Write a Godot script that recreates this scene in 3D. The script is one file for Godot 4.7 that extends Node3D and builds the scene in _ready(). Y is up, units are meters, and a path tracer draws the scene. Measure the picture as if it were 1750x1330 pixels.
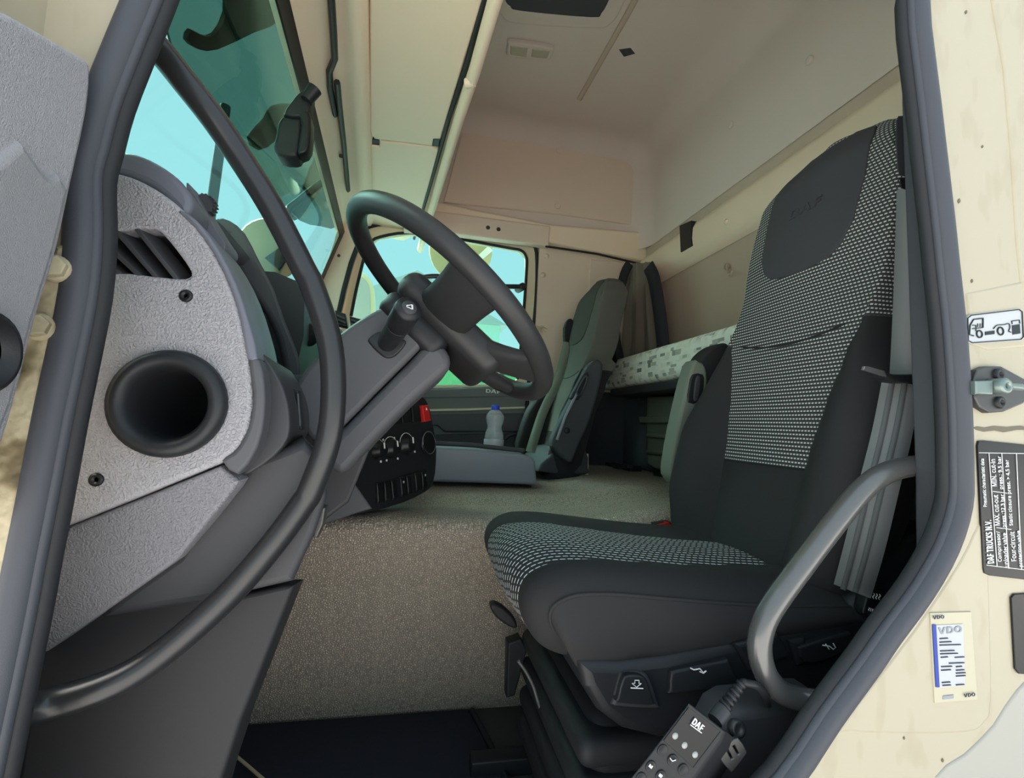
extends Node3D
# Lorry cab seen through the open driver's door. +X points to the rear of the cab, +Y up, the far (passenger) side lies towards -Z; y = 0 is the cab floor.
const FOCAL := 800.0
const EYE := Vector3(0, 0.73, 0)
var view_basis: Basis
var mats := {}
var tex := {}
var taken := {}

# ---------- measuring: where the line of sight of a photo point meets a real plane ----------
func sight(x: float, y: float) -> Vector3:
	return view_basis * Vector3((x - 875.0) / FOCAL, -(y - 665.0) / FOCAL, -1.0)
func P(x: float, y: float, l: float) -> Vector3:       # plane at lateral distance l
	var d := sight(x, y)
	return EYE + d * (l / -d.z)
func PX(x: float, y: float, at: float) -> Vector3:     # plane across the cab at X
	var d := sight(x, y)
	return EYE + d * (at / d.x)
func PY(x: float, y: float, at: float) -> Vector3:     # level plane at height y
	var d := sight(x, y)
	return EYE + d * ((at - EYE.y) / d.y)
func PP(x: float, y: float, o: Vector3, n: Vector3) -> Vector3:
	var d := sight(x, y)
	return EYE + d * ((o - EYE).dot(n) / d.dot(n))
func outl(l: float, a: Array) -> Array:
	var r := []
	for i in range(0, a.size(), 2):
		r.append(P(a[i], a[i + 1], l))
	return r
func outx(at: float, a: Array) -> Array:
	var r := []
	for i in range(0, a.size(), 2):
		r.append(PX(a[i], a[i + 1], at))
	return r
func outy(at: float, a: Array) -> Array:
	var r := []
	for i in range(0, a.size(), 2):
		r.append(PY(a[i], a[i + 1], at))
	return r
func outp(o: Vector3, n: Vector3, a: Array) -> Array:
	var r := []
	for i in range(0, a.size(), 2):
		r.append(PP(a[i], a[i + 1], o, n))
	return r
func sm(p: Array, n := 4, closed := true) -> Array:    # Catmull-Rom through the points
	var r := []
	var c := p.size()
	for i in (c if closed else c - 1):
		var a = p[(i - 1 + c) % c] if closed else p[maxi(i - 1, 0)]
		var b = p[i]
		var d = p[(i + 1) % c]
		var e = p[(i + 2) % c] if closed else p[mini(i + 2, c - 1)]
		for k in n:
			var t := float(k) / n
			r.append(0.5 * ((2.0 * b) + (d - a) * t + (2.0 * a - 5.0 * b + 4.0 * d - e) * t * t + (3.0 * b - a - 3.0 * d + e) * t * t * t))
	if not closed:
		r.append(p[c - 1])
	return r
func lerpk(keys: Array, x: float) -> float:            # piecewise linear table [[x, v], ...], smoothed
	if x <= keys[0][0]:
		return keys[0][1]
	for i in range(1, keys.size()):
		if x <= keys[i][0]:
			var t: float = (x - keys[i - 1][0]) / (keys[i][0] - keys[i - 1][0])
			t = lerpf(t, t * t * (3.0 - 2.0 * t), 0.6)
			return lerpf(keys[i - 1][1], keys[i][1], t)
	return keys[-1][1]

# ---------- mesh builders ----------
func mb() -> SurfaceTool:
	var st := SurfaceTool.new()
	st.begin(Mesh.PRIMITIVE_TRIANGLES)
	return st
func tri(st: SurfaceTool, a: Vector3, b: Vector3, c: Vector3) -> void:
	st.add_vertex(a)
	st.add_vertex(b)
	st.add_vertex(c)
func quad(st: SurfaceTool, a: Vector3, b: Vector3, c: Vector3, d: Vector3) -> void:
	tri(st, a, b, c)
	tri(st, a, c, d)
func newell(o: Array) -> Vector3:
	var n := Vector3.ZERO
	for i in o.size():
		var a: Vector3 = o[i]
		var b: Vector3 = o[(i + 1) % o.size()]
		n += Vector3((a.y - b.y) * (a.z + b.z), (a.z - b.z) * (a.x + b.x), (a.x - b.x) * (a.y + b.y))
	return n.normalized()
func rings_of(o: Array, n: Vector3, ext: Vector3, bev: float, k: int, hole: bool) -> Array:
	# rings from the (inset) front edge to the back edge; o runs so that n points to the viewer
	var c := o.size()
	var ins := []
	for i in c:
		var a: Vector3 = o[(i - 1 + c) % c]
		var b: Vector3 = o[i]
		var d: Vector3 = o[(i + 1) % c]
		var n0 := n.cross(b - a).normalized()
		var n1 := n.cross(d - b).normalized()
		var m := (n0 + n1) / maxf(0.35, 1.0 + n0.dot(n1))
		ins.append(-m if hole else m)
	var e := ext.normalized()
	var rings := []
	if bev > 0.0:
		for j in k + 1:
			var t := PI / 2 * j / k
			var ring := []
			for i in c:
				ring.append(o[i] + ins[i] * bev * (1.0 - sin(t)) + e * bev * (1.0 - cos(t)))
			rings.append(ring)
	else:
		rings.append(o.duplicate())
	var back := []
	for i in c:
		back.append(o[i] + ext)
	rings.append(back)
	return rings
func slab(st: SurfaceTool, outline: Array, ext: Vector3, bev := 0.0, holes := [], k := 3) -> void:
	var o := outline.duplicate()
	var n := newell(o)
	if n.dot(ext) > 0:
		o.reverse()
		n = -n
	var u := (o[1] - o[0]) as Vector3
	u = u.normalized()
	var v := n.cross(u)
	var rings := rings_of(o, n, ext, bev, k, false)
	while bev > 0.0003:                        # a bevel too wide for the outline is made narrower
		var probe := PackedVector2Array()
		for p in rings[0]:
			probe.append(Vector2((p - o[0]).dot(u), (p - o[0]).dot(v)))
		if not Geometry2D.triangulate_polygon(probe).is_empty():
			break
		bev *= 0.6
		rings = rings_of(o, n, ext, bev, k, false)
	var loops := [rings]
	for h in holes:
		var hh: Array = h.duplicate()
		if newell(hh).dot(n) < 0:
			hh.reverse()
		var hr := rings_of(hh, n, ext, minf(bev, 0.003), k, true)
		loops.append(hr)
	for li in loops.size():
		var rg: Array = loops[li]
		var c: int = rg[0].size()
		var group := 1
		for i in c:
			var a: Vector3 = rg[0][(i - 1 + c) % c]
			var b: Vector3 = rg[0][i]
			var d: Vector3 = rg[0][(i + 1) % c]
			if (b - a).normalized().dot((d - b).normalized()) < 0.75:
				group += 1
			st.set_smooth_group(group + li * 1000)
			for j in rg.size() - 1:
				var p: Vector3 = rg[j][i]
				var q: Vector3 = rg[j][(i + 1) % c]
				var r: Vector3 = rg[j + 1][(i + 1) % c]
				var s: Vector3 = rg[j + 1][i]
				if li == 0:
					quad(st, p, q, r, s)
				else:
					quad(st, q, p, s, r)
	for side in [0, 1]:
		var pts: Array = []
		var flat := PackedVector2Array()
		var outer: Array = rings[0] if side == 0 else rings[-1]
		pts = outer.duplicate()
		for li in range(1, loops.size()):
			var hp: Array = (loops[li][0] if side == 0 else loops[li][-1]).duplicate()
			hp.reverse()
			var bi := 0
			var bj := 0
			var best := 1e9
			for i in pts.size():
				for j in hp.size():
					var dd: float = pts[i].distance_squared_to(hp[j])
					if dd < best:
						best = dd
						bi = i
						bj = j
			var joined := pts.slice(0, bi + 1)
			for j in hp.size() + 1:
				joined.append(hp[(bj + j) % hp.size()])
			joined.append_array(pts.slice(bi))
			pts = joined
		for i in pts.size():
			var w: Vector3 = pts[i] - outer[0]
			flat.append(Vector2(w.dot(u), w.dot(v)))
		var ids := Geometry2D.triangulate_polygon(flat)
		if ids.is_empty():
			for i in flat.size():
				flat[i] += Vector2(sin(i * 12.9), cos(i * 7.7)) * 2e-6
			ids = Geometry2D.triangulate_polygon(flat)
		if ids.is_empty():
			print("no triangles for a slab of ", pts.size())
		st.set_smooth_group(-1)
		for i in range(0, ids.size(), 3):
			var a: Vector2 = flat[ids[i]]
			var b: Vector2 = flat[ids[i + 1]]
			var d: Vector2 = flat[ids[i + 2]]
			var up := (b - a).cross(d - a) > 0
			if up != (side == 1):
				tri(st, pts[ids[i]], pts[ids[i + 2]], pts[ids[i + 1]])
			else:
				tri(st, pts[ids[i]], pts[ids[i + 1]], pts[ids[i + 2]])
func grid(st: SurfaceTool, rows: Array, uvs := [], close := false) -> void:
	st.set_smooth_group(0)
	for i in rows.size() - 1:
		var c: int = rows[i].size()
		for j in (c if close else c - 1):
			var k := (j + 1) % c
			for t in [[i, j], [i, k], [i + 1, k], [i, j], [i + 1, k], [i + 1, j]]:
				if uvs.size():
					st.set_uv(uvs[t[0]][t[1]])
				st.add_vertex(rows[t[0]][t[1]])
func fan(st: SurfaceTool, ring: Array, flip := false) -> void:
	st.set_smooth_group(-1)
	var c := Vector3.ZERO
	for p in ring:
		c += p
	c /= ring.size()
	for i in ring.size():
		if flip:
			tri(st, c, ring[(i + 1) % ring.size()], ring[i])
		else:
			tri(st, c, ring[i], ring[(i + 1) % ring.size()])
func tube(st: SurfaceTool, path: Array, rad, seg := 12, closed := false, flat := 1.0, up := Vector3.ZERO) -> void:
	# swept circle; rad is a number or one radius per point; flat squeezes it across «up»
	var rings := []
	var c := path.size()
	var ref := Vector3.ZERO
	for i in c:
		var a: Vector3 = path[(i - 1 + c) % c] if closed else path[maxi(i - 1, 0)]
		var b: Vector3 = path[(i + 1) % c] if closed else path[mini(i + 1, c - 1)]
		var t := (b - a).normalized()
		if ref == Vector3.ZERO:
			ref = up if up != Vector3.ZERO else (Vector3.UP if absf(t.y) < 0.9 else Vector3.RIGHT)
		if up != Vector3.ZERO:
			ref = up
		var x := ref.cross(t).normalized()
		var y := t.cross(x)
		ref = y
		var r: float = rad[i] if rad is Array else rad
		var ring := []
		for k in seg:
			var q := TAU * k / seg
			ring.append(path[i] + x * cos(q) * r + y * sin(q) * r * flat)
		rings.append(ring)
	if closed:
		rings.append(rings[0])
	grid(st, rings, [], true)
	if not closed:
		fan(st, rings[0], true)
		fan(st, rings[-1])
func lathe(st: SurfaceTool, o: Vector3, axis: Vector3, prof: Array, seg := 24, capped := true) -> void:
	# prof: [radius, distance along axis]
	axis = axis.normalized()
	var x := axis.cross(Vector3.UP if absf(axis.y) < 0.9 else Vector3.RIGHT).normalized()
	var y := axis.cross(x)
	var rings := []
	for p in prof:
		var ring := []
		for k in seg:
			var q := TAU * k / seg
			ring.append(o + axis * p[1] + (x * cos(q) + y * sin(q)) * p[0])
		rings.append(ring)
	for i in rings.size() - 1:
		grid(st, [rings[i], rings[i + 1]], [], true)
	if capped:
		fan(st, rings[0], true)
	if capped or prof[-1][0] < 0.001:
		fan(st, rings[-1])
func rbox(st: SurfaceTool, mn: Vector3, mx: Vector3, r: float, xf := Transform3D(), seg := 3, above := -1e9) -> void:
	# box with rounded edges
	var half := (mx - mn) / 2
	r = minf(r, minf(half.x, minf(half.y, half.z)) * 0.98)
	var lines := []
	for a in 3:
		var l := []
		for k in seg + 1:
			l.append(mn[a] + r * k / seg)
		l.append((mn[a] + mx[a]) / 2)
		for k in seg + 1:
			l.append(mx[a] - r + r * k / seg)
		lines.append(l)
	st.set_smooth_group(0)
	for a in 3:
		var b := (a + 1) % 3
		var c := (a + 2) % 3
		for s in [0, 1]:
			for i in lines[b].size() - 1:
				for j in lines[c].size() - 1:
					var q := []
					for e in [[0, 0], [1, 0], [1, 1], [0, 1]]:
						var p := Vector3.ZERO
						p[a] = mx[a] if s else mn[a]
						p[b] = lines[b][i + e[0]]
						p[c] = lines[c][j + e[1]]
						var inner := p.clamp(mn + Vector3(r, r, r), mx - Vector3(r, r, r))
						q.append(xf * (inner + (p - inner).normalized() * r))
					if (q[0].y + q[1].y + q[2].y + q[3].y) / 4 <= above:
						continue
					if s:
						q.reverse()
					quad(st, q[0], q[1], q[2], q[3])
func box(st: SurfaceTool, mn: Vector3, mx: Vector3, bev := 0.0, xf := Transform3D()) -> void:
	if bev > 0:
		rbox(st, mn, mx, bev, xf, 2)
		return
	st.set_smooth_group(-1)
	for a in 3:
		var b := (a + 1) % 3
		var c := (a + 2) % 3
		for s in [0, 1]:
			var q := []
			for e in [[0, 0], [1, 0], [1, 1], [0, 1]]:
				var p := Vector3.ZERO
				p[a] = mx[a] if s else mn[a]
				p[b] = mx[b] if e[0] else mn[b]
				p[c] = mx[c] if e[1] else mn[c]
				q.append(xf * p)
			if s:
				q.reverse()
			quad(st, q[0], q[1], q[2], q[3])

# ---------- objects ----------
func numbered(called: String) -> String:
	if not taken.has(called):
		taken[called] = 0
		return called
	taken[called] += 1
	return "%s_%03d" % [called, taken[called]]
func tag(o: Node, label: String, category: String, group := "", kind := "") -> Node:
	o.set_meta("label", label)
	if category:
		o.set_meta("category", category)
	if group:
		o.set_meta("group", group)
	if kind:
		o.set_meta("kind", kind)
	return o
func thing(called: String, at: Vector3, label: String, category: String, kind := "", group := "") -> Node3D:
	var o := Node3D.new()
	o.name = numbered(called)
	add_child(o)
	o.position = at
	tag(o, label, category, group, kind)
	return o
func obj(called: String, st: SurfaceTool, m: Material, parent: Node3D = null, label := "") -> MeshInstance3D:
	var o := MeshInstance3D.new()
	st.generate_normals()
	o.mesh = st.commit()
	o.material_override = null
	o.mesh.surface_set_material(0, m)
	if parent == null:
		o.name = numbered(called)
		add_child(o)
	else:
		o.name = called
		parent.add_child(o, true)
		o.position = -parent.global_position
	if label:
		o.set_meta("label", label)
	return o
func lettering(parent: Node3D, words: String, at: Vector3, h: float, w: float, turn: Basis, m: Material, called := "lettering", bold := true, deep := 0.0006) -> MeshInstance3D:
	var t := TextMesh.new()
	var f := SystemFont.new()
	f.font_names = PackedStringArray(["Droid Sans"])
	if bold:
		f.font_weight = 700
	t.font = f
	t.text = words
	t.font_size = 32
	t.pixel_size = 0.01
	t.depth = 0.01
	t.curve_step = 2.0
	t.material = m
	var o := MeshInstance3D.new()
	o.mesh = t
	o.name = called
	parent.add_child(o, true)
	var b := t.get_aabb()
	var sx := w / b.size.x
	var sy := h / b.size.y
	var bs := turn * Basis.from_scale(Vector3(sx, sy, deep / 0.01))
	var c := b.get_center()
	o.transform = Transform3D(bs, at - parent.global_position - bs * Vector3(c.x, c.y, 0))
	return o

# ---------- materials ----------
func noise_tex(key: String, type: int, freq: float, normal := true, strength := 4.0, ramp := [], size := 256) -> Texture2D:
	if tex.has(key):
		return tex[key]
	var n := FastNoiseLite.new()
	n.seed = 7
	n.noise_type = type as FastNoiseLite.NoiseType
	n.frequency = freq
	n.fractal_octaves = 3
	if type == FastNoiseLite.TYPE_CELLULAR:
		n.cellular_return_type = FastNoiseLite.RETURN_DISTANCE2_SUB
		n.fractal_type = FastNoiseLite.FRACTAL_NONE
	if key == "leather":
		n.fractal_type = FastNoiseLite.FRACTAL_RIDGED
		n.fractal_octaves = 2
		n.domain_warp_enabled = true
		n.domain_warp_amplitude = 18.0
	var t := NoiseTexture2D.new()
	t.width = size
	t.height = size
	t.seamless = true
	t.noise = n
	t.as_normal_map = normal
	t.bump_strength = strength
	if ramp.size():
		var g := Gradient.new()
		g.offsets = PackedFloat32Array(ramp[0])
		g.colors = PackedColorArray(ramp[1])
		t.color_ramp = g
	tex[key] = t
	return t
func c8(r: float, g: float, b: float, a := 1.0) -> Color:
	return Color(r / 255.0, g / 255.0, b / 255.0, a)
func M(key: String, col: Color, rough := 0.6, grain := "", tile := 0.1, depth := 1.0) -> StandardMaterial3D:
	if mats.has(key):
		return mats[key]
	var m := StandardMaterial3D.new()
	m.resource_name = key
	m.albedo_color = col
	m.roughness = rough
	m.metallic_specular = 0.4
	if grain:
		m.uv1_triplanar = true
		m.uv1_world_triplanar = true
		m.uv1_scale = Vector3.ONE / tile
		m.normal_enabled = true
		m.normal_scale = depth
		if grain == "leather":
			m.normal_texture = noise_tex("leather", FastNoiseLite.TYPE_SIMPLEX_SMOOTH, 0.04, true, 5.0)
		elif grain == "pebble":
			m.normal_texture = noise_tex("pebble", FastNoiseLite.TYPE_CELLULAR, 0.085, true, 7.0)
		else:
			m.normal_texture = noise_tex("fine", FastNoiseLite.TYPE_SIMPLEX, 0.12, true, 3.0)
	mats[key] = m
	return m
func glass(key: String, col: Color, bend := 0.02) -> StandardMaterial3D:
	var m := StandardMaterial3D.new()
	m.resource_name = key
	m.transparency = BaseMaterial3D.TRANSPARENCY_ALPHA
	m.refraction_enabled = true
	m.refraction_scale = bend
	m.albedo_color = Color(col.r, col.g, col.b, 0.0)
	m.roughness = 0.0
	mats[key] = m
	return m

# ================= scene =================
func _ready() -> void:
	view_basis = Basis.from_euler(Vector3(deg_to_rad(4.3), deg_to_rad(-11.5), deg_to_rad(3.0)))
	var cam := Camera3D.new()
	cam.name = "camera"
	cam.transform = Transform3D(view_basis, EYE)
	cam.fov = rad_to_deg(2.0 * atan(665.0 / FOCAL))
	cam.near = 0.02
	add_child(cam)
	var env := Environment.new()
	var sky := Sky.new()
	var sm_ := ProceduralSkyMaterial.new()
	sm_.sky_top_color = c8(205, 228, 243)
	sm_.sky_horizon_color = c8(222, 242, 246)
	sm_.ground_bottom_color = c8(120, 118, 112)
	sm_.ground_horizon_color = c8(190, 190, 186)
	sm_.sky_energy_multiplier = 1.35
	sm_.ground_energy_multiplier = 1.0
	sky.sky_material = sm_
	env.background_mode = Environment.BG_SKY
	env.sky = sky
	env.tonemap_mode = Environment.TONE_MAPPER_LINEAR
	env.tonemap_exposure = 0.79
	env.sdfgi_enabled = true
	env.ssao_enabled = true
	env.ssil_enabled = true
	var we := WorldEnvironment.new()
	we.name = "environment"
	we.environment = env
	add_child(we)
	var sun := DirectionalLight3D.new()
	sun.name = "sun"
	sun.light_color = c8(255, 250, 244)
	sun.light_energy = 16.0
	sun.light_angular_distance = 20.0
	sun.shadow_enabled = true
	sun.sky_mode = DirectionalLight3D.SKY_MODE_LIGHT_ONLY
	add_child(sun)
	sun.look_at_from_position(Vector3(-4.0, 4.6, -3.2), Vector3.ZERO)
	make_materials()
	build_shell()
	build_body_side()
	build_overhead()
	build_passenger_door()
	build_outside()
	build_tunnel_and_floor()
	build_dashboard()
	build_column_and_wheel()
	build_driver_seat()
	build_passenger_seat()
	build_bunk()
	build_belt_and_handles()
	build_remote()
	build_stickers()
	build_small_things()

func make_materials() -> void:
	M("cream", c8(170, 162, 142), 0.35)
	var cream: StandardMaterial3D = mats["cream"]
	cream.albedo_texture = noise_tex("cream_wear", FastNoiseLite.TYPE_SIMPLEX_SMOOTH, 0.012, false, 1.0, [[0.0, 0.28, 0.34, 1.0], [c8(244, 242, 238), c8(251, 250, 248), c8(255, 255, 255), c8(255, 255, 255)]], 512)
	cream.uv1_triplanar = true
	cream.uv1_world_triplanar = true
	cream.uv1_scale = Vector3(3.1, 1.3, 2.0)
	M("cream_dirty", c8(176, 168, 148), 0.6, "fine", 0.4, 0.3)
	var cd: StandardMaterial3D = mats["cream_dirty"]
	cd.albedo_texture = noise_tex("grime", FastNoiseLite.TYPE_SIMPLEX_SMOOTH, 0.03, false, 1.0, [[0.0, 0.35, 0.5, 1.0], [c8(96, 88, 72), c8(180, 170, 148), c8(245, 240, 225), c8(255, 252, 240)]], 256)
	M("grease", c8(104, 98, 84), 0.7)
	M("beige", c8(236, 213, 188), 0.55, "fine", 0.06, 0.25)
	M("beige_door", c8(222, 210, 180), 0.4)
	M("lining", c8(212, 196, 186), 0.9, "fine", 0.03, 0.4)
	M("lining_side", c8(222, 200, 182), 0.9, "fine", 0.03, 0.4)
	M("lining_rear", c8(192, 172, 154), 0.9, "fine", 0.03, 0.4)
	M("dash", c8(158, 156, 160), 0.42, "leather", 0.055, 2.0)
	M("dash_smooth", c8(78, 78, 82), 0.5, "fine", 0.02, 0.2)
	M("dash_mid", c8(148, 147, 150), 0.5, "leather", 0.026, 0.8)
	M("kick_shaded", c8(40, 40, 42), 0.55, "fine", 0.02, 0.25)  # colour darkened to paint in the shade low in the footwell
	M("door_grey", c8(112, 116, 115), 0.6, "fine", 0.02, 0.2)
	M("mirror_shell", c8(184, 168, 132), 0.5)
	M("cream_reflection", c8(160, 158, 150), 0.35)  # greyer cream that paints in a reflection on the body side
	M("dash_strip", c8(100, 102, 112), 0.4)
	M("dash_shaded", c8(122, 121, 126), 0.45, "leather", 0.055, 1.6)  # same plastic as the end panel, its colour darkened for shade
	M("door_trim", c8(168, 166, 171), 0.45, "leather", 0.026, 1.6)
	M("dash_dark", c8(58, 58, 61), 0.5, "fine", 0.02, 0.25)
	M("dash_blue", c8(132, 136, 146), 0.35)
	M("black_plastic", c8(34, 35, 38), 0.42, "fine", 0.02, 0.2)
	M("black_gloss", c8(22, 23, 25), 0.34)
	M("rubber", c8(66, 68, 75), 0.5, "fine", 0.02, 0.35)
	M("rubber_dark", c8(38, 39, 42), 0.6, "fine", 0.02, 0.35)
	M("handle", c8(38, 38, 40), 0.3)
	M("handle_satin", c8(74, 74, 74), 0.26).metallic_specular = 0.75
	mats["handle"].metallic_specular = 0.5
	M("wheel", c8(46, 46, 47), 0.42, "fine", 0.015, 0.3)
	M("tunnel", c8(226, 214, 200), 0.40, "pebble", 0.11, 1.4)
	var tm: StandardMaterial3D = mats["tunnel"]
	tm.albedo_texture = noise_tex("tunnel_gloss_speck", FastNoiseLite.TYPE_CELLULAR, 0.085, false, 1.0, [[0.0, 0.25, 0.55, 1.0], [c8(148, 144, 140), c8(196, 192, 186), c8(255, 250, 240), c8(255, 255, 250)]])  # light and dark of the gloss put into the colour as specks
	M("carpet", c8(44, 46, 55), 1.0, "pebble", 0.02, 1.0)
	M("rubber_floor", c8(72, 71, 68), 0.7, "pebble", 0.05, 0.7)
	M("seat_dark", c8(42, 41, 42), 0.85, "fine", 0.012, 0.5)
	M("seat_patch", c8(66, 65, 69), 0.75, "fine", 0.02, 0.3)
	M("seat_far", c8(92, 90, 84), 0.9, "fine", 0.012, 0.5)
	M("seat_far_dark", c8(68, 66, 62), 0.85, "fine", 0.012, 0.4)
	M("slate", c8(64, 66, 70), 0.7, "fine", 0.03, 0.3)
	M("curtain", c8(112, 103, 92), 0.9)
	M("curtain_edge", c8(42, 40, 46), 0.9)
	M("metal", c8(150, 152, 150), 0.35).metallic = 0.8
	M("metal_dark", c8(84, 84, 84), 0.4).metallic = 0.7
	M("zinc", c8(126, 140, 135), 0.35).metallic = 0.7
	M("white", c8(236, 236, 236), 0.6)
	M("white_sheet", c8(178, 181, 184), 0.4)
	M("sticker_sheet", c8(180, 174, 152), 0.4)
	M("ink", c8(36, 44, 46), 0.6)
	M("plate_black", c8(22, 23, 25), 0.35)
	M("red", c8(190, 36, 34), 0.4)
	M("blue_cap", c8(40, 70, 190), 0.4)
	M("blue_ink", c8(46, 66, 150), 0.5)
	M("grey_ink", c8(140, 144, 152), 0.5)
	M("navy_ink", c8(40, 44, 70), 0.5)
	M("belt", c8(118, 120, 120), 0.7)
	M("belt_stripe", c8(92, 94, 95), 0.7)
	M("grey_lens", c8(150, 152, 150), 0.3)
	M("lens", c8(182, 172, 150), 0.15)
	M("wood", c8(196, 178, 140), 0.8)
	M("paver", c8(168, 166, 164), 0.95, "pebble", 0.8, 0.4)
	M("hedge", c8(120, 190, 130), 0.9, "pebble", 0.5, 1.0)
	M("shed", c8(190, 214, 208), 0.8)
	M("bin", c8(110, 118, 104), 0.6, "fine", 0.02, 0.2)
	glass("screen_glass", c8(160, 211, 202), 0.012)
	glass("visor_glass", c8(96, 118, 106), 0.012)
	var bg := M("bottle_glass", c8(228, 236, 238, 0.24), 0.08)
	bg.transparency = BaseMaterial3D.TRANSPARENCY_ALPHA
	# woven seat cloth: light dashes in staggered rows on charcoal
	var im := Image.create(64, 64, false, Image.FORMAT_RGB8)
	var rng := RandomNumberGenerator.new()
	rng.seed = 3
	for y in 64:
		for x in 64:
			var xx := (x + (8 if (y / 16) % 2 else 0)) % 16
			var yy := y % 16
			var v := 66.0 + rng.randf_range(-6, 6)
			if xx >= 2 and xx < 12 and yy >= 5 and yy < 11:
				v = 205.0 + rng.randf_range(-16, 16)
			elif yy < 3:
				v = 42.0
			im.set_pixel(x, y, c8(v, v, v * 0.985))
	var wt := ImageTexture.create_from_image(im)
	var wm := M("weave", Color.WHITE, 0.9)
	wm.albedo_texture = wt
	wm.uv1_scale = Vector3(1 / 0.030, 1 / 0.030, 1)
	im = Image.create(64, 64, false, Image.FORMAT_RGB8)
	for y in 64:
		for x in 64:
			var xx := x % 16
			var v := 44.0
			if xx >= 6 and xx < 10:
				v = 238.0 if (y + (x / 16) * 5) % 16 < 11 else 84.0
			im.set_pixel(x, y, c8(v, v, v))
	var rm := M("ribbed", Color.WHITE, 0.9)
	rm.albedo_texture = ImageTexture.create_from_image(im)
	rm.uv1_scale = Vector3(1 / 0.050, 1 / 0.050, 1)
	# mattress cover: pale cloth with scattered grey oblongs
	im = Image.create(256, 256, false, Image.FORMAT_RGB8)
	rng.seed = 11
	im.fill(c8(246, 246, 232))
	for k in 250:
		var g := rng.randf_range(128, 190)
		if k < 170:
			g = rng.randf_range(226, 244)
		var w := rng.randi_range(10, 26)
		var h := rng.randi_range(5, 12)
		im.fill_rect(Rect2i(rng.randi_range(0, 256 - w), rng.randi_range(0, 30) * 8, w, h), c8(g, g * 1.01, g * 0.92))
	var cm := M("cover", Color.WHITE, 0.95)
	cm.albedo_texture = ImageTexture.create_from_image(im)
	cm.uv1_triplanar = true
	cm.uv1_world_triplanar = true
	cm.uv1_scale = Vector3.ONE / 0.42

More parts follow.
